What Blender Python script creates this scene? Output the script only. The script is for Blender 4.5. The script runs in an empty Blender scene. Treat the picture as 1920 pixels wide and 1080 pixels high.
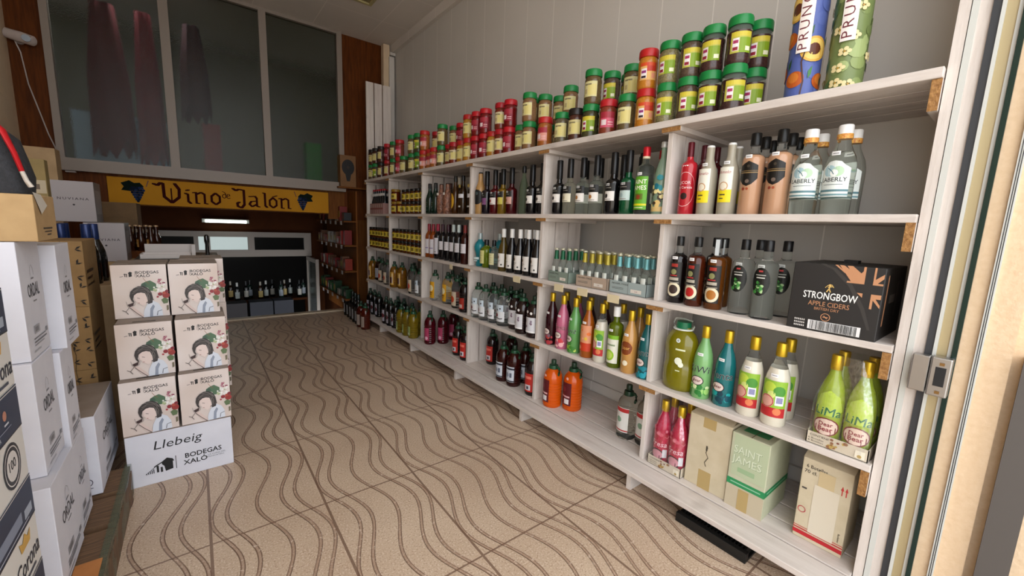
import bpy, bmesh, math, random
from mathutils import Vector, Matrix
random.seed(7)
C = bpy.context.scene.collection
PI = math.pi

# ------------------------------------------------------------------ camera
cam_d = bpy.data.cameras.new('camera'); cam = bpy.data.objects.new('camera', cam_d); C.objects.link(cam)
bpy.context.scene.camera = cam
cam_d.sensor_fit = 'HORIZONTAL'; cam_d.sensor_width = 36.0; cam_d.lens = 760.76 / 1920 * 36.0
cam_d.clip_start = 0.02; cam_d.clip_end = 200
_y, _p, _r = math.radians(38.0458), math.radians(-8.6739), math.radians(2.2185)
_f = Vector((math.sin(_y)*math.cos(_p), math.cos(_y)*math.cos(_p), math.sin(_p)))
_x = Vector((math.cos(_y), -math.sin(_y), 0)); _u = _x.cross(_f)
_R = _x*math.cos(_r) + _u*math.sin(_r); _U = -_x*math.sin(_r) + _u*math.cos(_r)
cam.matrix_world = Matrix(((_R.x, _U.x, -_f.x, 0), (_R.y, _U.y, -_f.y, 0), (_R.z, _U.z, -_f.z, 1.25), (0, 0, 0, 1)))

# ------------------------------------------------------------------ world, light, exposure
sc = bpy.context.scene
sc.view_settings.view_transform = 'Standard'; sc.view_settings.look = 'None'
sc.view_settings.gamma = 1.0; sc.view_settings.exposure = 0.84
try: sc.view_settings.use_curve_mapping = False
except Exception: pass
w = bpy.data.worlds.new('sky'); sc.world = w; w.use_nodes = True
wn = w.node_tree.nodes; wl = w.node_tree.links
bg = wn['Background']; bg.inputs[0].default_value = (0.93, 0.96, 1.0, 1); bg.inputs[1].default_value = 2.0
def sun(name, loc, rot, strength, angle, col):
    d = bpy.data.lights.new(name, 'SUN'); d.energy = strength; d.angle = angle; d.color = col
    o = bpy.data.objects.new(name, d); o.location = loc; o.rotation_euler = rot; C.objects.link(o); return o
sun('sun', (0, -6, 9), (math.radians(-25), 0, math.radians(20)), 4.0, 0.02, (1.0, 0.92, 0.80))

# ------------------------------------------------------------------ materials
def lin(h):
    if isinstance(h, str):
        h = h.lstrip('#'); c = [int(h[i:i+2], 16)/255 for i in (0, 2, 4)]
    else: c = list(h)
    return tuple((v/12.92 if v <= .04045 else ((v+.055)/1.055)**2.4) for v in c) + (1,)
MC = {}
def mat(key, col, rough=.5, metal=0, trans=0, ior=1.45, coat=0, emit=0, alpha=1, spec=.5):
    k = (key, col, rough, metal, trans, coat, emit, alpha)
    if k in MC: return MC[k]
    m = bpy.data.materials.new(key); m.use_nodes = True
    b = m.node_tree.nodes['Principled BSDF']
    b.inputs['Base Color'].default_value = lin(col); b.inputs['Roughness'].default_value = rough
    b.inputs['Metallic'].default_value = metal; b.inputs['Transmission Weight'].default_value = trans
    b.inputs['IOR'].default_value = ior; b.inputs['Coat Weight'].default_value = coat
    b.inputs['Specular IOR Level'].default_value = spec
    b.inputs['Coat Roughness'].default_value = .05
    b.inputs['Alpha'].default_value = alpha
    if emit:
        b.inputs['Emission Color'].default_value = lin(col); b.inputs['Emission Strength'].default_value = emit
    MC[k] = m; return m
def ink(col, rough=.45): return mat('ink', col, rough)
def glass(col, rough=.04, t=.97): return mat('glass', col, rough, trans=t, ior=1.16)
def gloss(col, rough=.12): return mat('glossy', col, rough, coat=.3)

class NG:                                        # tiny node-graph helper
    def __init__(s, name):
        s.m = bpy.data.materials.new(name); s.m.use_nodes = True
        s.t = s.m.node_tree; s.b = s.t.nodes['Principled BSDF']
    def n(s, typ, **kw):
        x = s.t.nodes.new(typ)
        for k, v in kw.items(): setattr(x, k, v)
        return x
    def put(s, sock, v):
        if hasattr(v, 'is_output') or hasattr(v, 'links'): s.t.links.new(v, sock)
        else: sock.default_value = v
    def math(s, op, a, b=None, c=None):
        x = s.n('ShaderNodeMath', operation=op); s.put(x.inputs[0], a)
        if b is not None: s.put(x.inputs[1], b)
        if c is not None: s.put(x.inputs[2], c)
        return x.outputs[0]
    def pos(s, obj=False):
        if obj: v = s.n('ShaderNodeTexCoord').outputs['Object']
        else: v = s.n('ShaderNodeNewGeometry').outputs['Position']
        q = s.n('ShaderNodeSeparateXYZ'); s.t.links.new(v, q.inputs[0]); return v, q.outputs
    def noise(s, vec, scale, detail=3, rough=.55):
        x = s.n('ShaderNodeTexNoise'); s.put(x.inputs['Vector'], vec)
        x.inputs['Scale'].default_value = scale; x.inputs['Detail'].default_value = detail; x.inputs['Roughness'].default_value = rough
        return x.outputs['Fac']
    def scale(s, vec, xyz):
        x = s.n('ShaderNodeVectorMath', operation='MULTIPLY'); s.put(x.inputs[0], vec); x.inputs[1].default_value = xyz
        return x.outputs[0]
    def ramp(s, fac, stops):
        x = s.n('ShaderNodeValToRGB'); s.put(x.inputs[0], fac); e = x.color_ramp.elements
        while len(e) < len(stops): e.new(.5)
        for i, (p, c) in enumerate(stops): e[i].position = p; e[i].color = lin(c)
        return x.outputs[0]
    def mix(s, fac, a, b, mode='MIX'):
        x = s.n('ShaderNodeMix', data_type='RGBA', blend_type=mode); s.put(x.inputs[0], fac)
        s.put(x.inputs[6], lin(a) if isinstance(a, str) else a); s.put(x.inputs[7], lin(b) if isinstance(b, str) else b)
        return x.outputs[2]
    def bump(s, h, strength=.3, dist=.01):
        x = s.n('ShaderNodeBump'); s.put(x.inputs['Height'], h); x.inputs['Strength'].default_value = strength
        x.inputs['Distance'].default_value = dist; s.t.links.new(x.outputs[0], s.b.inputs['Normal'])
    def done(s, col, rough=.5):
        s.put(s.b.inputs['Base Color'], col if not isinstance(col, str) else lin(col)); s.put(s.b.inputs['Roughness'], rough); return s.m

def wood_white(axis):
    g = NG('whitewashed_wood'); v, q = g.pos()
    sc_ = {'x': (2.5, 26, 26), 'y': (26, 2.5, 26), 'z': (26, 26, 2.5)}[axis]
    n1 = g.noise(g.scale(v, sc_), 1.0, 5, .65); n2 = g.noise(g.scale(v, tuple(t*3 for t in sc_)), 1.2, 4, .6)
    n3 = g.noise(v, 5.0, 2)
    c = g.ramp(n1, [(.25, '#bcafa6'), (.42, '#cfc5bd'), (.75, '#ddd4cc')])
    c = g.mix(g.math('MULTIPLY', g.ramp(n2, [(.5, '#000000'), (.75, '#ffffff')]), .28), c, '#b4a79c')
    c = g.mix(g.math('MULTIPLY', g.ramp(n3, [(.62, '#000000'), (.72, '#ffffff')]), .3), c, '#9a8e84')
    g.bump(n2, .25, .004); return g.done(c, .55)
WX, WY, WZ = wood_white('x'), wood_white('y'), wood_white('z')
def simple_noise(name, c1, c2, scale, stretch=(1, 1, 1), rough=.5, bump=0, detail=4, spec=.5):
    g = NG(name); v, q = g.pos(); g.b.inputs['Specular IOR Level'].default_value = spec; n = g.noise(g.scale(v, stretch), scale, detail)
    c = g.ramp(n, [(.3, c1), (.7, c2)])
    if bump: g.bump(n, bump, .01)
    return g.done(c, rough)
ENDG = simple_noise('raw_end_grain', '#7a4f22', '#b0824a', 90, (1, 1, 1), .7, .5)
WOODB = simple_noise('brown_wood_veneer', '#4a2409', '#66350f', 6, (8, 8, .8), .6, spec=.12)
WOODM = simple_noise('mid_brown_wood', '#5c3412', '#74461c', 6, (8, 8, .8), .6, spec=.12)
KRAFT = simple_noise('kraft_cardboard', '#a58863', '#b2956f', 14, (1, 1, 1), .75)
KRAFT2 = simple_noise('pale_cardboard', '#c2b496', '#d0c3a8', 12, (1, 1, 1), .75)
WHITEC = simple_noise('white_cardboard', '#c9c9d2', '#d2d2da', 9, (1, 1, 1), .6)
PLASTER = simple_noise('beige_plaster', '#d2bb9c', '#dec6a6', 5, (1, 1, 1), .9, .1)
CREAM = simple_noise('cream_render', '#d8bb98', '#e0c5a4', 60, (1, 1, 1), .9, .25)

def floor_mat():
    g = NG('wavy_terrazzo_tiles'); v, q = g.pos(); X, Y = q[0], q[1]
    P = .643; T = .41
    ph = g.math('MULTIPLY', g.math('SUBTRACT', 1.768, Y), 2*PI/P)
    xx = g.math('SUBTRACT', X, g.math('MULTIPLY', g.math('SINE', ph), .042))
    t = g.math('MULTIPLY', g.math('FRACT', g.math('DIVIDE', g.math('ADD', xx, .025+4.1), T)), T)
    d = None
    for o in (.046, .100, .208, .303, .358):
        a = g.math('ABSOLUTE', g.math('SUBTRACT', t, o)); d = a if d is None else g.math('MINIMUM', d, a)
    wob = g.math('MULTIPLY', g.noise(v, 9, 2), .003)
    d = g.math('SUBTRACT', d, wob)
    def mr(val, a, b, c0=1, c1=0):
        x = g.n('ShaderNodeMapRange'); g.put(x.inputs['Value'], val)
        for nm, q_ in (('From Min', a), ('From Max', b), ('To Min', c0), ('To Max', c1)): x.inputs[nm].default_value = q_
        return x.outputs[0]
    line = mr(d, .0045, .0068)                       # the whole groove
    edge = mr(g.math('ABSOLUTE', g.math('SUBTRACT', d, .0040)), .0010, .0026)   # darker flanks
    wear = g.noise(v, 4.5, 3)
    def joint(Q, o, p, wd):
        f = g.math('FRACT', g.math('DIVIDE', g.math('ADD', Q, o), p))
        f = g.math('MULTIPLY', g.math('ABSOLUTE', g.math('SUBTRACT', f, .5)), p)
        return g.math('GREATER_THAN', f, p/2 - wd)
    jx = joint(X, .025+4.1, T, .0050); jy = joint(Y, -1.131+P*6, P, .0038)
    jj = g.math('MAXIMUM', jx, jy)
    n1 = g.noise(v, 2.2, 3); n2 = g.noise(v, 150, 2, .6); n4 = g.noise(v, 330, 2, .6)
    c = g.ramp(n1, [(.3, '#b9a088'), (.7, '#c9b29a')])
    c = g.mix(g.math('MULTIPLY', g.ramp(n2, [(.585, '#000000'), (.64, '#ffffff')]), .6), c, '#86694f')
    c = g.mix(g.math('MULTIPLY', g.ramp(n4, [(.57, '#000000'), (.66, '#ffffff')]), .5), c, '#8c745e')
    c = g.mix(g.math('MULTIPLY', g.ramp(n2, [(.36, '#ffffff'), (.42, '#000000')]), .6), c, '#e2d2c0')
    c = g.mix(g.math('MULTIPLY', line, .45), c, '#8a6a58')
    c = g.mix(g.math('MULTIPLY', edge, g.math('ADD', .25, g.math('MULTIPLY', wear, .85))), c, '#664432')
    chip = g.math('MULTIPLY', line, g.ramp(g.noise(v, 60, 2), [(.60, '#000000'), (.68, '#ffffff')]))
    c = g.mix(g.math('MULTIPLY', chip, .7), c, '#d8c4b0')
    c = g.mix(g.math('MULTIPLY', jj, .8), c, '#6a4e3e')
    h = g.math('SUBTRACT', 1, g.math('MAXIMUM', line, jj)); g.bump(h, .8, .004)
    return g.done(c, g.math('ADD', .26, g.math('MULTIPLY', n1, .18)))
def groove_mat(name, base1, base2, axis, off, pitch, wd, dark, rough=.5):
    g = NG(name); v, q = g.pos(); Q = q[axis]
    f = g.math('FRACT', g.math('DIVIDE', g.math('ADD', Q, off), pitch))
    f = g.math('MULTIPLY', g.math('ABSOLUTE', g.math('SUBTRACT', f, .5)), pitch)
    gr = g.math('GREATER_THAN', f, pitch/2 - wd)
    c = g.ramp(g.noise(v, 1.3, 2), [(.3, base1), (.7, base2)])
    c = g.mix(gr, c, dark); g.bump(g.math('SUBTRACT', 1, gr), .6, .006); return g.done(c, rough)

# ------------------------------------------------------------------ mesh builder
class MB:
    def __init__(s): s.v = []; s.f = []; s.m = []; s.mats = []; s.smooth = []
    def mi(s, m):
        if m not in s.mats: s.mats.append(m)
        return s.mats.index(m)
    def add(s, vs, fs, m, smooth=False):
        o = len(s.v); s.v += [tuple(x) for x in vs]; i = s.mi(m)
        for f in fs: s.f.append([o+k for k in f]); s.m.append(i); s.smooth.append(smooth)
        return s
    def box(s, x0, x1, y0, y1, z0, z1, m, rz=0, c=None):
        vs = [(x, y, z) for z in (z0, z1) for y in (y0, y1) for x in (x0, x1)]
        if rz:
            cx, cy = c or ((x0+x1)/2, (y0+y1)/2); a, b = math.cos(rz), math.sin(rz)
            vs = [(cx+(x-cx)*a-(y-cy)*b, cy+(x-cx)*b+(y-cy)*a, z) for x, y, z in vs]
        return s.add(vs, [(0, 2, 3, 1), (4, 5, 7, 6), (0, 1, 5, 4), (2, 6, 7, 3), (0, 4, 6, 2), (1, 3, 7, 5)], m)
    def lathe(s, prof, m, n=24, m2=None, zsplit=None, sx=1, sy=1, cx=0, cy=0):
        vs = []; fs = []; rings = []
        for r, z in prof:
            if r < 1e-6: rings.append([len(vs)]); vs.append((cx, cy, z))
            else:
                rings.append(list(range(len(vs), len(vs)+n)))
                for i in range(n):
                    a = 2*PI*i/n; vs.append((cx+r*math.cos(a)*sx, cy+r*math.sin(a)*sy, z))
        segs = []
        for k in range(len(rings)-1):
            A, B = rings[k], rings[k+1]; q = []
            for i in range(n):
                j = (i+1) % n
                if len(A) == 1 and len(B) == 1: continue
                if len(A) == 1: q.append((A[0], B[j], B[i]))
                elif len(B) == 1: q.append((A[i], A[j], B[0]))
                else: q.append((A[i], A[j], B[j], B[i]))
            segs.append((q, (prof[k][1]+prof[k+1][1])/2))
        o = len(s.v); s.v += vs
        for q, zm in segs:
            mm = m2 if (m2 and zm > zsplit) else m; i = s.mi(mm)
            for f in q: s.f.append([o+k for k in f]); s.m.append(i); s.smooth.append(True)
        return s
    def tube(s, pts, r, m, n=8, flat=1):
        pts = [Vector(p) for p in pts]; vs = []; fs = []; up = Vector((0, 0, 1))
        for i, p in enumerate(pts):
            d = (pts[min(i+1, len(pts)-1)] - pts[max(i-1, 0)]).normalized()
            a = d.cross(up)
            if a.length < 1e-3: a = d.cross(Vector((0, 1, 0)))
            a.normalize(); b = a.cross(d)
            rr = r[i] if isinstance(r, (list, tuple)) else r
            for k in range(n):
                t = 2*PI*k/n; vs.append(p + a*math.cos(t)*rr + b*math.sin(t)*rr*flat)
        for i in range(len(pts)-1):
            for k in range(n):
                j = (k+1) % n; fs.append((i*n+k, i*n+j, (i+1)*n+j, (i+1)*n+k))
        fs.append(tuple(range(n-1, -1, -1))); fs.append(tuple(range((len(pts)-1)*n, len(pts)*n)))
        return s.add(vs, fs, m, True)
    def prism(s, poly, z0, z1, m, fn=lambda x, y, z: (x, y, z)):
        n = len(poly); vs = [fn(x, y, z0) for x, y in poly] + [fn(x, y, z1) for x, y in poly]
        fs = [tuple(range(n-1, -1, -1)), tuple(range(n, 2*n))] + [(i, (i+1) % n, n+(i+1) % n, n+i) for i in range(n)]
        return s.add(vs, fs, m)
    def build(s, name, parent=None, loc=None, bevel=0):
        me = bpy.data.meshes.new(name); me.from_pydata(s.v, [], s.f)
        for m in s.mats: me.materials.append(m)
        me.polygons.foreach_set('material_index', s.m); me.polygons.foreach_set('use_smooth', s.smooth)
        me.update()
        if any(s.smooth):
            try: me.set_sharp_from_angle(angle=math.radians(40))
            except Exception: pass
        o = bpy.data.objects.new(name, me); C.objects.link(o)
        if parent: o.parent = parent
        if loc: o.location = loc
        if bevel:
            b = o.modifiers.new('bevel', 'BEVEL'); b.width = bevel; b.segments = 2; b.limit_method = 'ANGLE'
        return o
def tag(o, label=None, cat=None, group=None, kind=None):
    if label: o['label'] = label
    if cat: o['category'] = cat
    if group: o['group'] = group
    if kind: o['kind'] = kind
    return o
def thing(name, loc, label=None, cat=None, group=None, rz=0):
    o = bpy.data.objects.new(name, None); C.objects.link(o); o.location = loc; o.rotation_euler = (0, 0, rz)
    o.empty_display_size = .05
    return tag(o, label, cat, group)
def copy_tree(o, parent=None):
    c = o.copy(); C.objects.link(c); c.parent = parent
    for ch in list(o.children): copy_tree(ch, c)
    return c
def struct(o): o['kind'] = 'structure'; return o

# ------------------------------------------------------------------ flat print (decals)
TXT = {}
def text2d(s, bold=0, shear=0, spacing=1.0):
    k = (s, bold, shear, spacing)
    if k in TXT: return TXT[k]
    cu = bpy.data.curves.new('t', 'FONT'); cu.body = s; cu.size = 1; cu.resolution_u = 2; cu.offset = bold; cu.shear = shear
    cu.space_character = spacing
    ob = bpy.data.objects.new('t', cu); C.objects.link(ob)
    me = bpy.data.meshes.new_from_object(ob.evaluated_get(bpy.context.evaluated_depsgraph_get()))
    vs = [(v.co.x, v.co.y) for v in me.vertices]; fs = [tuple(p.vertices) for p in me.polygons]
    bpy.data.objects.remove(ob); bpy.data.curves.remove(cu); bpy.data.meshes.remove(me)
    if vs:
        x0 = min(v[0] for v in vs); x1 = max(v[0] for v in vs)
        vs = [(x-(x0+x1)/2, y) for x, y in vs]; wd = x1-x0
    else: wd = 0
    TXT[k] = (vs, fs, wd); return TXT[k]
class Decal:
    def __init__(s, fn, w, h, maxseg=None): s.b = MB(); s.fn = fn; s.w = w; s.h = h; s.k = 0; s.ms = maxseg
    def _add(s, pts, faces, m):
        s.k += 1
        if s.ms:                                  # curved surface: slice into narrow vertical facets so the print follows the curve
            bm = bmesh.new(); vs = [bm.verts.new((x, y, 0)) for x, y in pts]
            for f in faces:
                if len(set(f)) > 2:
                    try: bm.faces.new([vs[i] for i in f])
                    except ValueError: pass
            x0 = min(p[0] for p in pts); x1 = max(p[0] for p in pts)
            for q in range(math.ceil(x0/s.ms), math.floor(x1/s.ms)+1):
                bmesh.ops.bisect_plane(bm, geom=bm.verts[:]+bm.edges[:]+bm.faces[:], plane_co=(q*s.ms, 0, 0), plane_no=(1, 0, 0))
            bm.verts.index_update(); pts = [(v.co.x, v.co.y) for v in bm.verts]; faces = [tuple(v.index for v in f.verts) for f in bm.faces]; bm.free()
        s.b.add([s.fn(x, y, s.k) for x, y in pts], faces, m)
    def rect(s, u0, v0, u1, v1, col):
        x0, x1, y0, y1 = (u0-.5)*s.w, (u1-.5)*s.w, v0*s.h, v1*s.h
        n = 1
        P = []
        for i in range(n+1): x = x0+(x1-x0)*i/n; P += [(x, y0), (x, y1)]
        s._add(P, [(2*i, 2*i+2, 2*i+3, 2*i+1) for i in range(n)], ink(col) if isinstance(col, str) else col)
    def poly(s, pts, col): s._add([((u-.5)*s.w, v*s.h) for u, v in pts], [tuple(range(len(pts)))], ink(col) if isinstance(col, str) else col)
    def disc(s, u, v, r, col, n=16, sx=1, sy=1):
        cx, cy = (u-.5)*s.w, v*s.h
        s._add([(cx+r*s.h*sx*math.cos(2*PI*i/n), cy+r*s.h*sy*math.sin(2*PI*i/n)) for i in range(n)], [tuple(range(n))], ink(col) if isinstance(col, str) else col)
    def ring(s, u, v, r, wd, col, n=24, sx=1, sy=1):
        cx, cy = (u-.5)*s.w, v*s.h; P = []
        for q in (r, r-wd):
            P += [(cx+q*s.h*sx*math.cos(2*PI*i/n), cy+q*s.h*sy*math.sin(2*PI*i/n)) for i in range(n)]
        s._add(P, [(i, (i+1) % n, n+(i+1) % n, n+i) for i in range(n)], ink(col))
    def line(s, pts, wd, col):
        wd *= s.h/2; P = [((u-.5)*s.w, v*s.h) for u, v in pts]; V = []; F = []
        for i, (x, y) in enumerate(P):
            a = P[max(i-1, 0)]; b = P[min(i+1, len(P)-1)]; dx, dy = b[0]-a[0], b[1]-a[1]; L = math.hypot(dx, dy) or 1
            V += [(x-dy/L*wd, y+dx/L*wd), (x+dy/L*wd, y-dx/L*wd)]
            if i: F.append((2*i-2, 2*i-1, 2*i+1, 2*i))
        s._add(V, F, ink(col))
    def text(s, t, u, v, h, col, bold=0, shear=0, rot=0, width=None, spacing=1.0):
        if bold:                                  # heavier face: the same outline drawn a few times, slightly shifted
            q = min(bold, .05)*h*s.h*.8
            for dx, dy in ((-q, 0), (q, 0), (0, q), (0, -q)): s.text(t, u+dx/s.w, v+dy/s.h, h, col, 0, shear, rot, width, spacing)
        vs, fs, wd = text2d(t, 0, shear, spacing)
        if not vs: return
        k = h*s.h/.72; kx = k if width is None else width*s.w/wd
        a, b = math.cos(math.radians(rot)), math.sin(math.radians(rot)); cx, cy = (u-.5)*s.w, v*s.h
        s._add([(cx+x*kx*a-y*k*b, cy+x*kx*b+y*k*a) for x, y in vs], fs, ink(col))
    def many(s, shapes):
        for q in shapes:
            getattr(s, {'r': 'rect', 'p': 'poly', 'd': 'disc', 'o': 'ring', 'l': 'line', 't': 'text'}[q[0]])(*q[1:-1], **q[-1]) if isinstance(q[-1], dict) else \
                getattr(s, {'r': 'rect', 'p': 'poly', 'd': 'disc', 'o': 'ring', 'l': 'line', 't': 'text'}[q[0]])(*q[1:])
        return s
    def build(s, name, parent): return s.b.build(name, parent)
EPS = .00006
def cyl_fn(R, z0, a0=0, sx=1, sy=1):
    def f(x, y, k):
        r = R + .0004 + EPS*k; a = x/R + a0; return (-r*math.cos(a)*sx, -r*math.sin(a)*sy, z0+y)
    return f
def face_fn(side, c, h0, d, z0):
    # side '-x','+x','-y' : c = centre along the face, d = plane coordinate
    e = lambda k: .0004 + EPS*k
    if side == '-y': return lambda x, y, k: (c+x, d-e(k), z0+y)
    if side == '+x': return lambda x, y, k: (d+e(k), c+x, z0+y)
    if side == '-x': return lambda x, y, k: (d-e(k), c-x, z0+y)
    if side == '+z': return lambda x, y, k: (c+x, h0+y, d+e(k))

# ------------------------------------------------------------------ THE SHELL
RX, BY, LX, CZ = 2.2, 5.6, -1.16, 3.5
FLOOR = floor_mat()
struct(MB().box(LX-.1, RX, -.02, 5.78, -.15, 0, FLOOR).build('floor'))
PAVE = simple_noise('pavement', '#a39c92', '#b3aca2', 6, rough=.9)
struct(MB().box(-14, 14, -16, -.02, -.15, -.01, PAVE).build('ground'))
WALLR = groove_mat('grey_wall_panels', '#c9c4bd', '#d0cbc4', 1, -.856+.305*12, .3085, .0028, '#e6e1da', .45)
struct(MB().box(RX, RX+.12, .0, BY+.1, 0, CZ, WALLR).build('wall_right'))
struct(MB().box(LX-.12, LX, -.02, BY+.1, 0, CZ, PLASTER).build('wall_left'))
def ceil_mat():
    g = NG('ceiling_panels'); v, q = g.pos()
    def jt(Q, o, p, wd):
        f = g.math('FRACT', g.math('DIVIDE', g.math('ADD', Q, o), p)); f = g.math('MULTIPLY', g.math('ABSOLUTE', g.math('SUBTRACT', f, .5)), p)
        return g.math('GREATER_THAN', f, p/2-wd)
    j = g.math('MAXIMUM', jt(q[0], -1.84+6, .6, .004), jt(q[1], -4.94+6.9, .69, .004))
    c = g.ramp(g.noise(v, 1.5, 2), [(.3, '#d2cac2'), (.7, '#dad2ca')]); c = g.mix(j, c, '#e8e0d8'); g.bump(g.math('SUBTRACT', 1, j), .5, .005)
    return g.done(c, .6)
CEIL = ceil_mat()
struct(MB().box(LX-.1, RX+.1, -.05, 7.2, CZ, CZ+.1, CEIL).build('ceiling'))
struct(MB().box(2.155, RX-.0005, .0, BY-.02, 3.40, CZ, CEIL).build('trim_1'))
struct(MB().box(2.182, RX-.0005, .26, 5.2, 0, .175, WALLR).build('baseboard_right'))
# back wall (veneer panels around the window and the sign)
bw = MB()
bw.box(LX, -.93, BY, BY+.08, 0, CZ, WOODB).box(1.56, RX, BY, BY+.08, 1.25, CZ, WOODB)
bw.box(-.93, -.56, BY, BY+.08, 0, 1.60, WOODB).box(1.36, 1.56, BY, BY+.08, 1.25, 1.62, WOODM)
bw.box(1.62, RX, BY, BY+.08, 0, 1.25, WOODM).box(-.56, 1.36, BY, BY+.08, 1.31, 1.62, WOODM)
struct(bw.build('wall_back'))
TRIMW = mat('window_aluminium', '#8d8177', .45)
win = MB()
for x, wd in ((-.945, .05), (-.15, .075), (.69, .07), (1.50, .06)): win.box(x, x+wd, BY-.05, BY+.03, 1.69, CZ, TRIMW)
win.box(-.945, 1.56, BY-.06, BY+.03, 1.655, 1.715, TRIMW).box(-.945, 1.56, BY-.09, BY-.0, 1.60, 1.66, TRIMW)
win.box(-.945, 1.56, BY-.045, BY+.03, CZ-.03, CZ, TRIMW)
wo = struct(win.build('window_1'))
def pane_mat():
    g = NG('patterned_window_glass'); v, q = g.pos()
    n = g.noise(v, 120, 2); g.bump(n, .5, .004)
    g.b.inputs['Transmission Weight'].default_value = 1; g.b.inputs['IOR'].default_value = 1.25
    return g.done('#c0c4bc', .15)
PANE = pane_mat()
for x0, x1 in ((-.895, -.15), (-.075, .69), (.76, 1.50)):
    MB().box(x0, x1, BY-.005, BY+.003, 1.715, 3.47, PANE).build('pane', wo)
# passage and cellar beyond the opening
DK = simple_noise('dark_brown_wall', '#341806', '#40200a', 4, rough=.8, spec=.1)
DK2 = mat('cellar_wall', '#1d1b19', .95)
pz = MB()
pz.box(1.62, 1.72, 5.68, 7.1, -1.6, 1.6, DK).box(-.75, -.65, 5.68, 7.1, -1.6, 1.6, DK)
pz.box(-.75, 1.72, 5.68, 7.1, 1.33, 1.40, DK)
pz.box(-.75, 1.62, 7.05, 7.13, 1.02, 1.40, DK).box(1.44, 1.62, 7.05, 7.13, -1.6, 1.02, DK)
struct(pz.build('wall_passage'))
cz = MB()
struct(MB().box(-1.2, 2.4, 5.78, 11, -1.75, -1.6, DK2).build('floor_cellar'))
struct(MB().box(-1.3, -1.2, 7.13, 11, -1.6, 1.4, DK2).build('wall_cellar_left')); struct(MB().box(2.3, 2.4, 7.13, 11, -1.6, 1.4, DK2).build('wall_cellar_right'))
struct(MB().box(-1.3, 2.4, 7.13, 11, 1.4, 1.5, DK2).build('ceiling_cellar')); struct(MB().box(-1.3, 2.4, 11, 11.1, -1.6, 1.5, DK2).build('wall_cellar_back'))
# room upstairs behind the windows
uz = MB(); UPM = mat('upper_room', '#6c695c', .9)
uz.box(LX-.2, 2.4, 7.2, 7.3, 1.4, 3.6, UPM).box(LX-.3, LX-.2, 5.7, 7.3, 1.4, 3.6, UPM).box(2.4, 2.5, 5.7, 7.3, 1.4, 3.6, UPM)
uz.box(LX-.3, 2.5, 5.68, 7.3, 1.40, 1.45, UPM)
struct(uz.build('wall_upper'))
# floor lip
MARB = simple_noise('threshold_stone', '#b7a58c', '#c9b79e', 8, rough=.35)
struct(MB().box(-.7, 1.7, 5.76, 5.86, -.12, .018, MARB).build('trim_2', bevel=.004))

# ------------------------------------------------------------------ STOREFRONT EDGE (right)
FX = 1.72
struct(MB().box(FX+.03, RX+.3, -.4, .0, 0, CZ, CREAM).box(RX, RX+.3, -.4, .02, 0, CZ, CREAM).build('wall_jamb'))
jb = MB(); fw = mat('frame_white', '#c9cac4', .35); yel = mat('anodised_profile', '#b9aa84', .35, metal=.3)
jb.box(FX, FX+.03, .054, .098, 0, CZ, CREAM).box(FX-.004, FX+.03, .0, .055, 0, CZ, CREAM)
struct(jb.build('wall_reveal'))
dfr = thing('sliding_door_frame', (0, 0, 0), 'tall sliding door frame with glass edge at right side of shop entrance', 'door frame')
MB().box(FX-.004, FX+.02, .190, .204, 0, CZ, fw).build('white_profile', dfr)
MB().box(FX+.0, FX+.02, .165, .190, 0, CZ, WZ).build('wooden_strip', dfr)
MB().box(FX-.006, FX+.02, .148, .165, 0, CZ, mat('gasket', '#34363a', .4)).build('dark_seal', dfr)
MB().box(FX-.010, FX+.02, .140, .148, 0, CZ, fw).box(FX-.004, FX+.02, .118, .140, 0, CZ, yel).box(FX-.010, FX+.02, .110, .118, 0, CZ, fw).build('metal_profile', dfr)
MB().box(FX-.02, FX+.02, .098, .109, 0, CZ, mat('green_glass_edge', '#0f2a26', .1)).build('glass_edge', dfr)
MB().box(FX-.012, FX-.004, .054, .066, 0, CZ, fw).box(FX-.013, FX-.011, .0572, .0588, 0, CZ, mat('blk', '#26282c', .5)).box(FX-.013, FX-.011, .0612, .0628, 0, CZ, mat('blk', '#26282c', .5)).build('guide_rail', dfr)
lk = thing('door_lock', (FX-.02, .14, .865), 'brushed metal lock case on the sliding door edge', 'lock')
stl = mat('brushed_steel', '#a8a6a4', .3, metal=.9)
MB().box(-.022, .008, .006, .044, -.055, .055, stl).build('striker', lk, bevel=.003)
MB().box(-.030, .008, -.040, .004, -.058, .058, stl).build('case', lk, bevel=.004)
MB().box(-.0315, -.028, -.030, -.008, -.026, .030, mat('blk', '#17181a', .5)).build('keyhole_slot', lk)
MB().box(-.034, -.028, -.025, -.015, .036, .044, mat('screw', '#8a6a40', .4, metal=.8)).build('screw', lk)
MB().box(-.034, -.028, -.025, -.015, -.048, -.040, mat('screw', '#8a6a40', .4, metal=.8)).build('screw', lk)
tag(MB().box(FX-.03, FX+.03, -.078, -.020, 0, .955, mat('anthracite', '#56504c', .5)).build('grey_post'),
    'dark grey metal post outside against the cream jamb', 'post')

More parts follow.
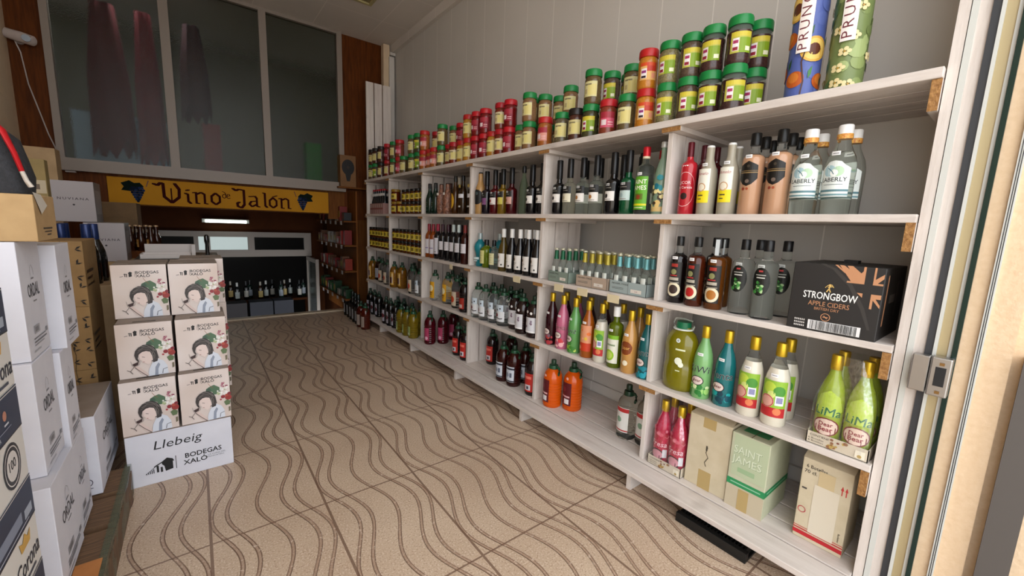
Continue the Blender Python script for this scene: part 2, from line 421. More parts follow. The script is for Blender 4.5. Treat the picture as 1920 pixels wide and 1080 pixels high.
# ------------------------------------------------------------------ SHELVING
SX0, SX1 = 1.70, 2.15
LV = [.11, .518, .925, 1.331, 1.742]
PY = [5.197, 4.464, 3.632, 2.764, 1.912, 1.072, .231]
unit = thing('wooden_shelving', (0, 0, 0), 'long whitewashed pallet-wood shelving unit along the grey panelled wall', 'shelving')
def plank_shelf(z, th, x0, bw_, n, joints=(), gap=.005):
    b = MB(); pitch = (SX1+.028-x0)/n; ys = [.232] + sorted(joints) + [5.20]
    for i in range(n):
        for a, c in zip(ys[:-1], ys[1:]): b.box(x0+i*pitch, x0+(i+1)*pitch-gap, a+.001, c-.001, z-th, z, WY)
    return b.build('shelf', unit, bevel=.0025)
plank_shelf(LV[0], .024, 1.576, .1, 5, (2.76,), .008)
plank_shelf(LV[1], .024, SX0, .1, 4); plank_shelf(LV[2], .024, SX0, .1, 4); plank_shelf(LV[3], .026, SX0, .1, 4)
plank_shelf(LV[4], .030, SX0-.005, .1, 4)
for i, y in enumerate(PY):
    for k in range(4):
        z0, z1 = LV[k], LV[k+1]-(.03 if k == 3 else .024)
        last = i == 6; ct = 0 if last else .021
        b = MB(); t = .022; y0, y1 = (y-.024, y) if last else (y-.001, y+t-.001)
        for j in range(3): b.box(FX+j*.118, FX+j*.118+.108, y0, y1, z0+.0005, z1-ct-.0005, WZ)
        b.build('upright', unit, bevel=.001)
        if last:
            cb = MB().box(SX0+.004, SX1, y+.002, y+.024, z1-.088, z1-.001, WX).build('cleat', unit)
            MB().box(SX0+.0005, SX0+.0035, y+.002, y+.024, z1-.088, z1-.001, ENDG).build('end_grain', cb)
        else:
            a, c = (y-.045, y+.045) if i else (y-.03, y+.03)
            cb = MB().box(SX0+.004, SX1+.02, a, c, z1-.021, z1-.0005, WX).build('cleat', unit)
            MB().box(SX0-.001, SX0+.0035, a+.001, c-.001, z1-.020, z1-.001, ENDG).build('end_grain', cb)
    if i < 6: MB().box(1.598, 2.1, y-.024, y, 0, LV[0]-.0245, WX).build('foot', unit)
    else: MB().box(1.64, 2.1, y+.01, y+.034, 0, LV[0]-.0245, WX).build('foot', unit)
# near end post boards (towards the door) and tall slats at the far end
MB().box(FX-.002, FX+.10, .206, .2300, 0, CZ-.01, WZ).build('end_post', unit)
for k, (a, c) in enumerate(((1.737, 1.827), (1.839, 1.931), (1.944, 2.046))):
    MB().box(a, c, 5.222, 5.242, 1.2, 2.905, WZ).build('slat', unit, bevel=.001)
tag(MB().box(2.115, 2.18, 5.44, 5.47, 1.8, 3.345, mat('angle_metal', '#d0cbc4', .4)).box(2.125, 2.19, 5.43, 5.47, 3.36, 3.395, mat('angle_metal', '#c9c5be', .4)).box(2.05, 2.13, 5.475, 5.56, 1.8, 3.49, PLASTER).build('corner_angle'),
    'perforated white metal angle in the far right corner above slats', 'bracket')
# shelf price tags
for y, z, lv in ((2.123, .902, 0), (1.717, .902, 1), (1.529, .904, 2), (1.314, .902, 3), (3.02, .895, 4)):
    d = {0: 'cream price tag below the white-capped wines', 1: 'cream price tag under the green mixer carton', 2: 'cream price tag between green and kraft mixer cartons',
         3: 'cream price tag under the grey-blue mixer carton', 4: 'small wooden clip tag under the wine bottles in fourth bay'}[lv]
    wdt, ht = (.075, .042) if lv < 4 else (.045, .04)
    b = MB().box(SX0-.0035, SX0-.001, y-wdt/2, y+wdt/2, z-ht/2-.006, z+ht/2-.006, mat('paper', '#d8c9a4', .7)); 
    tag(b.build('price_tag'), d, 'price tag')

REG = []
ORD = ['first', 'second', 'third', 'fourth', 'fifth', 'sixth', 'seventh', 'eighth', 'ninth', 'tenth', 'eleventh', 'twelfth', 'thirteenth', 'fourteenth', 'fifteenth', 'sixteenth', 'seventeenth', 'eighteenth', 'nineteenth', 'twentieth']
BAYN = ['nearest bay', 'second bay', 'third bay', 'fourth bay', 'fifth bay', 'farthest bay']
LVN = ['bottom shelf', 'lower shelf', 'middle shelf', 'upper shelf', 'top shelf']
def reg(o, desc, bay, lv, x, y, tier=''): REG.append((o, desc, bay, lv, math.atan2(x, y), tier))
def bay_of(y):
    for i in range(6):
        if y >= PY[6-i-1+0] : pass
    b = 0
    for i in range(1, 6):
        if y > PY[6-i]: b = i
    return b
PROTO = {}
def place(key, maker, x, y, z, desc, cat, group, lv=None, rz=0, tier='', s=1.0):
    if key not in PROTO:
        o = maker(); PROTO[key] = o; c = o
    else: c = copy_tree(PROTO[key])
    c.location = (x, y, z); c.rotation_euler = (0, 0, rz); c.scale = (s, s, s)
    c['category'] = cat; c['group'] = group
    if lv is not None: reg(c, desc, bay_of(y), lv, x, y, tier)
    return c

# ------------------------------------------------------------------ BOTTLES
PROF = {
 'liq': [(0, 0), (.9, 0), (1, .02), (1, .46), (.98, .52), (.88, .61), (.68, .70), (.47, .77), (.38, .82), (.36, .86), (.36, .97), (0, .97)],
 'spirit': [(0, 0), (.93, 0), (1, .015), (1, .655), (.98, .69), (.88, .715), (.64, .733), (.46, .752), (.41, .78), (.40, .97), (0, .97)],
 'gin': [(0, 0), (.90, 0), (.94, .015), (1, .50), (.98, .56), (.86, .65), (.62, .73), (.47, .79), (.43, .83), (.43, .97), (0, .97)],
 'bord': [(0, 0), (.93, 0), (1, .015), (1, .60), (.97, .65), (.82, .70), (.55, .745), (.42, .78), (.38, .82), (.38, .985), (0, .985)],
 'burg': [(0, 0), (.93, 0), (1, .015), (1, .42), (.95, .50), (.78, .60), (.55, .69), (.42, .76), (.38, .82), (.38, .985), (0, .985)],
 'sqcap': [(0, 0), (.95, 0), (1, .01), (1, .50), (.96, .535), (.8, .555), (.5, .58), (.42, .62), (.38, .7), (.36, .97), (0, .97)],
 'round': [(0, 0), (.62, 0), (.68, .02), (.68, .33), (.74, .40), (.95, .50), (1, .58), (.93, .66), (.68, .73), (.42, .77), (.36, .82), (.36, .97), (0, .97)],
 'slim': [(0, 0), (.95, 0), (1, .015), (.98, .35), (.9, .55), (.7, .66), (.45, .75), (.34, .8), (.32, .97), (0, .97)],
 'mixer': [(0, 0), (.93, 0), (1, .02), (1, .42), (.93, .5), (.7, .6), (.52, .7), (.46, .8), (.46, .97), (0, .97)],
}
def jugprof():
    p = [(0, 0), (.88, 0), (.97, .02)]
    z = .05
    while z < .50:
        p += [(1, z), (1, z+.035), (.95, z+.045)]; z += .06
    p += [(1, .55), (1, .6), (.93, .69), (.75, .76), (.52, .81), (.42, .83), (.42, .86), (0, .86)]
    return p
PROF['jug'] = jugprof()
def P_(name, R, H): return [(r*R, z*H) for r, z in PROF[name]]
def bottle(name, shape, R, H, body, cap, labels=(), fill=None, neck=None, capz=.86, capR=.41, n=20, sticker=None, extra=None, capm=.3, square=False):
    """cap: colour; labels: (z0f, z1f, arc_in_radians, background, shapes, a0)"""
    def mk():
        t = thing(name, (0, 0, 0))
        b = MB(); b.lathe(P_(shape, R, H), body, n, neck, (fill or 2)*H)
        b.build('body', t)
        cr = R*capR
        cm = mat('cap', cap, .35, metal=capm) if isinstance(cap, str) else cap
        cpf = [(cr, capz*H), (cr*1.03, capz*H+.002), (cr, H-.003), (cr*.9, H), (0, H)]
        MB().lathe([(0, capz*H)]+cpf, cm, n).build('cap', t)
        for lb in labels:
            z0, z1, arc, bgc, shapes = lb[:5]; a0 = lb[5] if len(lb) > 5 else 0
            wd = arc*R; ht = (z1-z0)*H
            d = Decal(cyl_fn(R, z0*H, a0), wd, ht, R*.16)
            if bgc: d.rect(0, 0, 1, 1, bgc)
            d.many(shapes); d.build('label', t)
        if sticker:
            d = Decal(cyl_fn(R*sticker[1], sticker[0]*H, -.1), .026, .013, R*.16); d.rect(0, 0, 1, 1, '#f2f2f2'); d.rect(.15, .35, .85, .6, '#9a9a9a'); d.build('price_sticker', t)
        if extra: extra(t, R, H)
        return t
    return mk
def handle(col):
    def ex(t, R, H):
        m = mat('jug_handle', col, .35)
        MB().lathe([(0, .80*H), (R*.50, .80*H), (R*.52, .83*H), (R*.46, .885*H), (0, .885*H)], m, 16).build('collar', t)
        MB().tube([(0, -R*.3, .865*H), (0, -R*.75, .868*H), (0, -R*.95, .83*H), (0, -R*.95, .76*H), (0, -R*.82, .70*H)], R*.13, m, 6).build('handle', t)
    return ex
GOLD = '#c9a62a'
def rnd(n, cols, seed, box=(.08, .08, .92, .9), sz=(.03, .09)):
    r = random.Random(seed); out = []
    for i in range(n):
        out.append(('d', r.uniform(box[0], box[2]), r.uniform(box[1], box[3]), r.uniform(*sz), r.choice(cols), 7, {'sx': r.uniform(.7, 1.3)}))
    return out
def lines(v0, v1, n, col, u0=.2, u1=.8, wd=.02):
    return [('r', u0, v0+(v1-v0)*i/max(1, n-1), u1-(i % 2)*.12, v0+(v1-v0)*i/max(1, n-1)+wd, col) for i in range(n)]
CLEAR = glass('#f8fbf8'); CLEARG = glass('#eef8f0')
def frosted(col): return mat('frosted', col, .35, trans=.25, coat=.2)
K = {}
def defk(k, desc, cat, group, mk): K[k] = (desc, cat, group, mk)
# upper shelf, nearest bay
defk('red_liqueur', 'bright red glossy liqueur bottle with maroon cap', 'bottle', 'red liqueur bottles', bottle('liqueur_bottle', 'spirit', .034, .316, gloss('#b3202c'), '#5a101c', [(.10, .62, 1.9, None, [('o', .5, .48, .46, .012, '#f0c8c8', 24, {'sx': .62}), ('d', .5, .30, .09, '#2a1010'), ('t', 'LICOR', .5, .62, .08, '#f4d6d6'), ('t', 'de Cereza', .5, .50, .07, '#f4d6d6')])], sticker=(.64, .97), capz=.80))
defk('dark_red', 'clear-necked liqueur bottle with dark maroon cap', 'bottle', 'maroon-capped bottles behind', bottle('liqueur_bottle', 'spirit', .034, .312, gloss('#4b1018'), '#4a0d18', capz=.80, n=14))
defk('lemon', 'hazy pale liqueur bottle with white ribbed cap and yellow label', 'bottle', 'pale liqueur bottles with yellow labels', bottle('liqueur_bottle', 'gin', .038, .290, frosted('#b8b09c'), '#e8e8e6', [(.17, .66, 1.5, '#e9e6d8', [('r', 0, 0, 1, .36, '#e8d21c'), ('d', .42, .46, .13, '#c9a27a', 16), ('d', .42, .46, .10, '#efe6d0', 16), ('t', 'Amelo', .42, .82, .09, '#a02030', {'shear': .3}), ('r', .2, .20, .6, .24, '#5a5030'), ('r', .2, .10, .5, .13, '#5a5030')])], capz=.80, capm=0, sticker=(.70, .82)))
CREAMC = mat('cream_liqueur', '#b98e6e', .15, coat=.4)
hexlab = [(.35, .655, 1.9, None, [('p', [(.5, 1.), (.95, .82), (.98, .3), (.72, .08), (.5, 0), (.28, .08), (.02, .3), (.05, .82)], '#15120f'), ('r', .04, .52, .97, .56, '#8a7148'), ('r', .04, .60, .97, .62, '#8a7148'), ('d', .5, .2, .08, '#6a5a50', 10), ('d', .5, .8, .06, '#3e362c', 8)]),
          (.29, .345, 1.4, None, [('d', .3, .5, .35, '#8b3a26', 8), ('d', .55, .5, .3, '#a04a2c', 8)])]
defk('cream', 'tan cream liqueur bottle with black hexagonal label and black cap', 'bottle', 'tan cream liqueur bottles', bottle('liqueur_bottle', 'spirit', .040, .315, CREAMC, '#151515', hexlab, fill=.735, neck=CLEAR, capz=.85, capR=.46, sticker=(.69, .97)))
def ginx(t, R, H):
    MB().lathe([(0, .845*H), (R*.5, .845*H), (R*.5, .90*H), (0, .90*H)], simple_noise('gold_floral_band', '#b5562a', '#f0c25a', 160, rough=.5), 16).build('neck_band', t)
ginlab = [(.20, .60, 2.1, None, [('p', [(0, 0), (1, 0), (1, .78), (.82, .86), (.68, .97), (.5, 1.), (.32, .97), (.18, .86), (0, .78)], '#dfe6e2'), ('d', .35, .72, .16, '#a8c8d0', 12), ('d', .62, .70, .14, '#b4d2b0', 12), ('d', .5, .66, .10, '#eef2ee', 10), ('l', [(.3, .8), (.42, .72), (.5, .62)], .02, '#3a6a7a'), ('t', 'LABERLY', .5, .42, .12, '#2a3436', {'bold': .012}), ('r', .2, .33, .8, .345, '#6a7a7a'), ('r', 0, .14, 1, .20, '#5a8088'), ('r', 0, .03, 1, .08, '#6d9298')])]
defk('gin', 'clear gin bottle with white cap, floral neck band and pale blue label', 'bottle', 'clear gin bottles with floral bands', bottle('gin_bottle', 'gin', .045, .300, glass('#f4faf4'), '#ededeb', ginlab, capz=.885, capR=.47, capm=0, extra=ginx, sticker=(.66, .88)))
# capsule bottles
def caplab(c1, c2, bandc='#e6e2dc', dot='#3a3632'):
    return [(.12, .50, 2.2, c1, [('r', 0, .0, 1, .42, c2), ('r', .0, .42, 1, .74, bandc), ('d', .36, .60, .10, dot, 10), ('r', .3, .46, .7, .48, '#8a8680'), ('r', .2, .82, .75, .86, '#8a8680')])]
def defcap(k, desc, body, c1, c2, bandc, dot): defk(k, desc, 'bottle', 'long black-capsule liqueur bottles', bottle('capsule_bottle', 'sqcap', .039, .318, body, '#0d0d0f', [(.22, .50, 1.9, None, [('r', 0, .55, 1, 1, '#121212'), ('r', 0, 0, 1, .55, bandc), ('d', .36, .28, .13, dot, 10), ('r', .25, .06, .75, .10, '#8a8680'), ('r', .2, .72, .75, .77, '#77736c')])], capz=.66, capR=.47, capm=0, sticker=(.46, 1.0), n=16))
defcap('cap_black', 'black liqueur bottle with long black capsule and white band label', gloss('#0c0b0d'), 0, 0, '#e6e2dc', '#2a2522')
defcap('cap_pale', 'clear liqueur bottle with black capsule and cream label', glass('#f2f4e4'), 0, 0, '#d8d2b8', '#b8b090')
defcap('cap_clear', 'clear liqueur bottle with black capsule and white band label', glass('#f0f6f0'), 0, 0, '#ebe6e0', '#b0763a')
defcap('cap_green', 'emerald green liqueur bottle with black capsule and pale label', mat('green_glass', '#0c5a34', .06, trans=.4, coat=.3), 0, 0, '#b9ccc8', '#9cb4b4')
defcap('cap_purple', 'dark liqueur bottle with black capsule and purple label', gloss('#140c16'), 0, 0, '#7a4a74', '#2a1a2a')
defcap('cap_red', 'dark red liqueur bottle with black capsule and white label', mat('red_glass', '#5a0f14', .08, trans=.3), 0, 0, '#e6dcd6', '#a83030')
defcap('cap_yellow', 'amber yellow liqueur bottle with black capsule and yellow label', mat('amber_glass', '#8a6a18', .08, trans=.4), 0, 0, '#c9bc54', '#a09030')
defcap('cap_red2', 'crimson liqueur bottle with black capsule and pink label', mat('crimson_glass', '#4a0a10', .08, trans=.3), 0, 0, '#c99a8c', '#8a2a20')
defk('cap_clear2', 'tall green-tinted textured bottle with black cap', 'bottle', 'tall textured bottles', bottle('textured_bottle', 'slim', .034, .320, glass('#bcd0b4', .12, .95), '#101010', capz=.86, capm=0))
defk('stjames', 'large white rum bottle with lime green label and red cap', 'bottle', 'rum bottles with red caps', bottle('rum_bottle', 'spirit', .043, .322, glass('#eef4e8'), '#c01a26', [(.07, .56, 1.9, '#5fa326', [('r', 0, .12, 1, .18, '#d8d020'), ('t', 'SAINT', .45, .78, .13, '#f4f4e4', {'bold': .015}), ('t', 'JAMES', .45, .60, .13, '#f4f4e4', {'bold': .015}), ('r', .2, .30, .75, .48, '#5a6a1c'), ('d', .48, .38, .07, '#8a3a1c', 10), ('r', .2, .05, .8, .07, '#e8e8c8')])], capz=.86, extra=lambda t, R, H: MB().lathe([(0, .83*H), (R*.415, .83*H), (R*.415, .862*H), (0, .862*H)], mat('cap_band', '#e8d8b8', .5), 16).build('cap_band', t), sticker=(.58, .99)))
defk('mermaid', 'pale green printed bottle with colourful sea figures and swing top', 'bottle', 'printed swing top bottles', bottle('swing_top_bottle', 'slim', .037, .336, mat('printed_glass', '#8fa890', .25, trans=.3), '#c9c9c4', [(.04, .60, 2.0, None, [('r', 0, 0, 1, .12, '#d8b878')] + rnd(16, ['#e0c078', '#d88a50', '#f0e0a0', '#3a2a20'], 3, (.1, .12, .9, .7), (.03, .08)) + rnd(5, ['#2c8a94', '#1c6a7a'], 5, (.4, .5, .9, .95), (.04, .08)))], capz=.92, capR=.40))
defk('amber_black', 'pale amber bottle with round black label and black cap', 'bottle', 'amber bottles with black labels', bottle('liqueur_bottle', 'gin', .041, .316, mat('peach_glass', '#c99c62', .2, trans=.25), '#121214', [(.2, .62, 1.6, None, [('d', .55, .5, .42, '#17181a', 20), ('d', .55, .7, .1, '#4a5a5a', 8)])], capz=.83, capm=0))
defk('green', 'small dark green herbal liqueur bottle with black cap', 'bottle', 'dark green herbal bottles', bottle('herbal_bottle', 'burg', .040, .281, gloss('#0b241a'), '#101112', [(.06, .40, 1.6, None, lines(.2, .9, 5, '#7c8c84'))], capz=.84, capm=0, n=14))
defk('hammer', 'squat brown hammered-glass bottle with dark cap', 'bottle', 'hammered brown bottles', bottle('hammered_bottle', 'gin', .043, .265, simple_noise('hammered_glass', '#4a281c', '#9a6a54', 55, rough=.12, bump=.8), '#2c1510', [(.62, .70, .8, '#d8d0c8', [])], capz=.80, capm=0, n=16))
defk('brandy', 'amber brandy bottle with dark red cap', 'bottle', 'brandy bottles', bottle('brandy_bottle', 'spirit', .036, .281, mat('brandy', '#4a2610', .08, trans=.3), '#3a1410', capz=.82, n=14))
defk('brandy_oval', 'tall amber bottle with yellow oval label', 'bottle', 'amber bottles with oval labels', bottle('liqueur_bottle', 'burg', .036, .318, mat('brandy', '#4a2a0e', .08, trans=.3), '#14120f', [(.14, .55, 1.3, None, [('d', .5, .5, .49, '#c8982a', 20, {'sx': .42}), ('r', .42, .2, .58, .8, '#8a6418')])], capz=.84, capm=0))
defk('white_cap', 'brown bottle with a cream paper capsule standing behind', 'bottle', 'brown paper-capsule bottles', bottle('liqueur_bottle', 'burg', .036, .316, mat('brown_glass', '#2e1a10', .1), '#c8c0b0', capz=.82, capm=0, n=14))
defk('whisky', 'dark amber spirit bottle with white band label and black cap', 'bottle', 'amber spirit bottles', bottle('spirit_bottle', 'burg', .038, .313, mat('brown_amber', '#33200e', .08, trans=.25), '#121212', [(.42, .52, 2.4, '#d8d8dc', []), (.68, .76, 1.0, '#a8904a', []), (.18, .22, 1.0, '#c8c8c8', [])], capz=.86, capm=0))
# middle shelf
def rum(dot): return [(.09, .62, 1.8, '#1b1714', [('d', .5, .22, .20, '#e0d6b8', 18), ('d', .5, .22, .13, dot, 14), ('r', .25, .86, .7, .95, '#a03028'), ('d', .45, .72, .08, '#8a8a5a', 10), ('r', .12, .48, .8, .56, '#b0a898'), ('r', .2, .60, .7, .63, '#b03030'), ('r', .1, .40, .85, .43, '#8a8478')])]
defk('rum_dark', 'almost black rum bottle with round cream fruit emblem', 'bottle', 'dark flavoured rum bottles', bottle('rum_bottle', 'spirit', .037, .308, gloss('#120a0a'), '#141414', rum('#3a2a24'), capz=.86, sticker=(.66, .99), capR=.45, capm=0, neck=CLEAR, fill=.735))
defk('rum_amber', 'red-brown rum bottle with red fruit on round emblem', 'bottle', 'red-brown flavoured rum bottles', bottle('rum_bottle', 'spirit', .037, .308, mat('red_rum', '#5a2410', .07, trans=.45), '#141414', rum('#b82420'), capz=.86, sticker=(.66, .99), capR=.45, capm=0, neck=CLEAR, fill=.735))
defk('rum_amber2', 'amber rum bottle with orange-brown nut on round emblem', 'bottle', 'amber flavoured rum bottles', bottle('rum_bottle', 'spirit', .037, .308, mat('amber_rum', '#7a4414', .07, trans=.5), '#141414', rum('#b0702c'), capz=.86, sticker=(.66, .99), capR=.45, capm=0, neck=CLEAR, fill=.735, extra=lambda t, R, H: MB().box(-R*.5, -R*.42, -.008, .008, .76*H, .98*H, mat('tax_strip', '#cfd6d8', .5)).build('tax_strip', t)))
defk('herb', 'clear liqueur bottle with oval black label of green herbs', 'bottle', 'clear herb liqueur bottles', bottle('liqueur_bottle', 'spirit', .042, .308, glass('#f6faf6'), '#111113', [(.30, .66, 1.7, None, [('d', .5, .5, .5, '#12140f', 24, {'sx': .62})] + rnd(14, ['#3f8a3c', '#7ab56a', '#2c5a2c', '#a8c890'], 11, (.25, .12, .65, .48), (.03, .07)) + [('r', .3, .62, .72, .66, '#c8c8c0'), ('r', .25, .72, .75, .75, '#b0b0a8'), ('r', .4, .84, .6, .90, '#b04040')])], capz=.86, capm=0, sticker=(.65, .9)))
BLUEG = mat('blue_gin_glass', '#2aa0ae', .1, trans=.5)
defk('blue', 'turquoise round-shouldered gin bottle with silver cap', 'bottle', 'turquoise gin bottles', bottle('gin_bottle', 'round', .048, .262, BLUEG, '#a8b4b4', [(.12, .30, 1.5, None, [('r', 0, .5, 1, .9, '#d0e4e4'), ('r', .1, .2, .8, .35, '#d0e4e4')])], capz=.80, capR=.36))
defk('lime', 'small round lime green bottle with pale yellow label', 'bottle', 'small round bottles', bottle('liqueur_bottle', 'round', .050, .214, mat('lime_glass', '#7a8c1c', .1, trans=.5), '#0e0e10', [(.15, .62, 1.4, '#d4d08c', lines(.2, .8, 4, '#8a8a4c'))], capz=.80, capm=0, capR=.38))
defk('clearpale', 'small clear bottle with cream label and black cap', 'bottle', 'small clear bottles', bottle('liqueur_bottle', 'spirit', .038, .214, glass('#e4f2ec'), '#0e0e10', [(.15, .55, 1.7, '#d8d4a4', lines(.2, .8, 4, '#8a8a5c'))], capz=.80, capm=0))
winelab = [(.10, .42, 2.0, '#dcd8d2', [('d', .3, .72, .11, '#8a6a4a', 8), ('r', .2, .45, .6, .49, '#8a867e'), ('r', .2, .36, .5, .39, '#8a867e'), ('d', .72, .18, .07, '#4a4a48', 10)])]
defk('amberwine', 'olive amber white-wine bottle with white capsule', 'bottle', 'white-wine bottles', bottle('wine_bottle', 'burg', .039, .304, mat('olive_glass', '#5c4a1a', .06, trans=.4), '#dcdad6', winelab, capz=.80, capm=0))
defk('black_wine', 'black red-wine bottle with white capsule and white label', 'bottle', 'black wine bottles with white capsules', bottle('wine_bottle', 'burg', .039, .305, gloss('#0b0a0d'), '#e0deda', winelab, capz=.80, capm=0))
def wl(z0=.28, z1=.52): return [(z0, z1, 2.2, '#d0ccd0', lines(.25, .75, 3, '#a09ca4', .2, .7, .03))]
defk('rose', 'orange rose-wine bottle with red capsule and white label', 'bottle', 'rose wine bottles', bottle('wine_bottle', 'bord', .037, .316, mat('rose_wine', '#a8521c', .07, trans=.45), '#8a1c2c', [(.12, .55, 2.2, '#cfcbd0', [('r', .1, .35, .9, .42, '#8a7aa0')])], capz=.80, capm=0, n=16))
defk('wine_tall', 'dark wine bottle with crimson capsule and tall white label', 'bottle', 'tall-label wine bottles', bottle('wine_bottle', 'bord', .037, .318, gloss('#0e0c10'), '#9a1c38', [(.14, .60, 2.2, '#cfcbd2', [('r', .2, .1, .8, .14, '#6a666c')])], capz=.80, capm=0, n=16))
defk('wine', 'black wine bottle with dark capsule and white band label', 'bottle', 'black wine bottles with band labels', bottle('wine_bottle', 'bord', .037, .318, gloss('#0c0b0f'), '#3a1a26', wl(), capz=.80, capm=0, n=16))
defk('wine_silver', 'black wine bottle with silver-white capsule and band label', 'bottle', 'black wine bottles with silver capsules', bottle('wine_bottle', 'bord', .037, .318, gloss('#0c0b0f'), '#b8c4c0', wl(), capz=.80, capm=0, n=16))
defk('wine_rose', 'dark rose wine bottle with copper red capsule', 'bottle', 'dark rose wine bottles', bottle('wine_bottle', 'bord', .037, .318, mat('dark_rose', '#3a1610', .07, trans=.3), '#7a2420', wl(), capz=.80, capm=0, n=16))
# lower shelf: colourful liqueurs
def fruit(cols, word, wc='#1c3a28', badge=True, seed=1, bgc=None):
    s = rnd(14, cols, seed, (.05, .02, .95, .28), (.04, .08))
    if word: s.append(('t', word, .48, .60, .17, '#e8f0e0', {'bold': .03, 'shear': .15})); s.append(('t', word, .48, .60, .17, wc, {'bold': .012, 'shear': .15}))
    if badge: s += [('d', .45, .40, .115, '#1c1a1c', 14, {'sx': 1.3}), ('d', .45, .40, .10, '#d8c8c0', 14, {'sx': 1.3}), ('t', 'Bear', .45, .375, .07, '#6a2a2a', {'bold': .03})]
    return [(.03, .60, 2.3, bgc, s)]
def liq(body, lab, **kw):
    a = dict(R_=.041, capz=.84, capR=.42, capm=.7, sticker=(.60, .88)); a.update(kw)
    return bottle('liqueur_bottle', 'liq', a.pop('R_'), .328, body, a.pop('cap', GOLD), lab, **a)
LQ = lambda c: mat('sleeved_liqueur', c, .18, coat=.4)
defk('kiwi', 'light green kiwi liqueur bottle with gold cap', 'bottle', 'kiwi liqueur bottles', liq(LQ('#78ac6c'), fruit(['#4c9a3c', '#9ccc70', '#d8e8b0', '#2c7a34'], 'KiWi')))
defk('menta', 'teal mint liqueur bottle with gold cap', 'bottle', 'mint liqueur bottles', liq(LQ('#13686c'), fruit(['#0f8a90', '#0a4a58', '#18a0a0', '#083a48'], 'Menta', '#0c2c38')))
creamlab = [(.12, .56, 2.2, '#8fb83a', [('d', .35, .80, .16, '#b8d048', 12), ('d', .72, .72, .15, '#4c9038', 12), ('d', .45, .62, .10, '#d0dc80', 10), ('r', 0, 0, 1, .26, '#b8282c'), ('d', .30, .42, .18, '#d8a090', 16), ('o', .30, .42, .17, .02, '#a83038', 16), ('r', .60, .34, .90, .60, '#e8e8e8'), ('r', .64, .40, .86, .56, '#8a8ab0'), ('d', .7, .16, .10, '#d87a50', 10)])]
defk('cream_label', 'milky white liqueur bottle with apple and strawberry label', 'bottle', 'milky liqueur bottles', liq(mat('milk_liqueur', '#d9d2c0', .2, coat=.4), creamlab, R_=.044, fill=.66, neck=CLEAR))
defk('lima', 'lime green liqueur bottle with gold cap in wrapped tray', 'bottle', 'lime liqueur bottles in wrapped tray', liq(LQ('#98ac34'), [(.03, .66, 2.4, None, [('p', [(.5, .95), (.8, .85), (.95, .6), (.7, .5), (.3, .5), (.05, .6), (.2, .85)], '#b4cc4a'), ('t', 'LiMa', .5, .50, .15, '#e8f0c0', {'bold': .03, 'shear': .1}), ('t', 'LiMa', .5, .50, .15, '#1c6a3c', {'bold': .02, 'shear': .1}), ('d', .5, .30, .16, '#7a2028', 16, {'sx': 1.25}), ('d', .5, .30, .14, '#e0c8b8', 16, {'sx': 1.25}), ('t', 'Dear', .5, .315, .07, '#8a2430', {'bold': .04}), ('t', 'Bear', .5, .225, .08, '#8a2430', {'bold': .04}), ('r', 0, 0, 1, .05, '#3c8a2c')])], sticker=None))
defk('darkred', 'very dark red blackberry liqueur bottle with gold cap', 'bottle', 'dark red liqueur bottles', liq(mat('dark_berry', '#300812', .08, trans=.2, coat=.3), fruit(['#a83038', '#7a5a68', '#c04838'], None, seed=5, bgc=None)))
defk('pink', 'pink strawberry liqueur bottle with gold cap', 'bottle', 'pink liqueur bottles', liq(LQ('#b8607c'), fruit(['#c83a44', '#e07a80', '#e8b0b0'], 'Fresa', '#7a2440', seed=6)))
defk('green', 'x', 'x', 'x', None) if False else None
defk('greenliq', 'green apple liqueur bottle with gold cap', 'bottle', 'green apple liqueur bottles', liq(LQ('#5a9450'), fruit(['#8cbc3c', '#c0d860', '#3c7c2c'], 'Manz', '#1c3a28', seed=7)))
defk('orange', 'orange liqueur bottle with gold cap and fruit label', 'bottle', 'orange liqueur bottles', liq(mat('orange_liq', '#b05a14', .12, trans=.3, coat=.3), [(.12, .58, 2.2, '#d8926c', [('r', 0, .0, 1, .32, '#c03a1c')] + rnd(10, ['#e0702c', '#d8b040', '#b03a20', '#e8a880'], 8))], fill=None))
defk('white', 'cream white liqueur bottle with apple label and gold cap', 'bottle', 'white liqueur bottles', liq(mat('milk_liqueur', '#cfc8b8', .2, coat=.4), creamlab, fill=.68, neck=CLEAR))
defk('lime_cap', 'olive green lime cordial bottle with white cap', 'bottle', 'lime cordial bottles', bottle('cordial_bottle', 'spirit', .039, .331, mat('lime_cordial', '#6a7a14', .1, trans=.45), '#e4e4e0', [(.08, .54, 2.2, '#dcdccc', [('r', 0, .86, 1, 1, '#7cb02a'), ('d', .42, .28, .2, '#8cb828', 16), ('d', .42, .28, .14, '#b8d060', 12), ('r', .2, .62, .8, .68, '#8a9a7a')])], capz=.84, capR=.48, capm=0, sticker=(.60, .99)))
defk('peanut', 'caramel tan liqueur bottle with gold domed cap', 'bottle', 'caramel liqueur bottles', liq(LQ('#b98848'), [(.10, .60, 1.8, None, [('d', .5, .62, .24, '#7a3a14', 16), ('o', .5, .62, .24, .02, '#c88a3c', 16), ('t', 'Licor', .5, .58, .1, '#e0b060', {'bold': .02}), ('d', .55, .14, .09, '#e8dcc0', 8)])]))
defk('teal', 'dark teal liqueur bottle with gold cap', 'bottle', 'dark teal liqueur bottles', liq(LQ('#0f5456'), fruit(['#127a88', '#0a3a48', '#1890a0'], 'Menta', '#0c2c38', seed=9)))
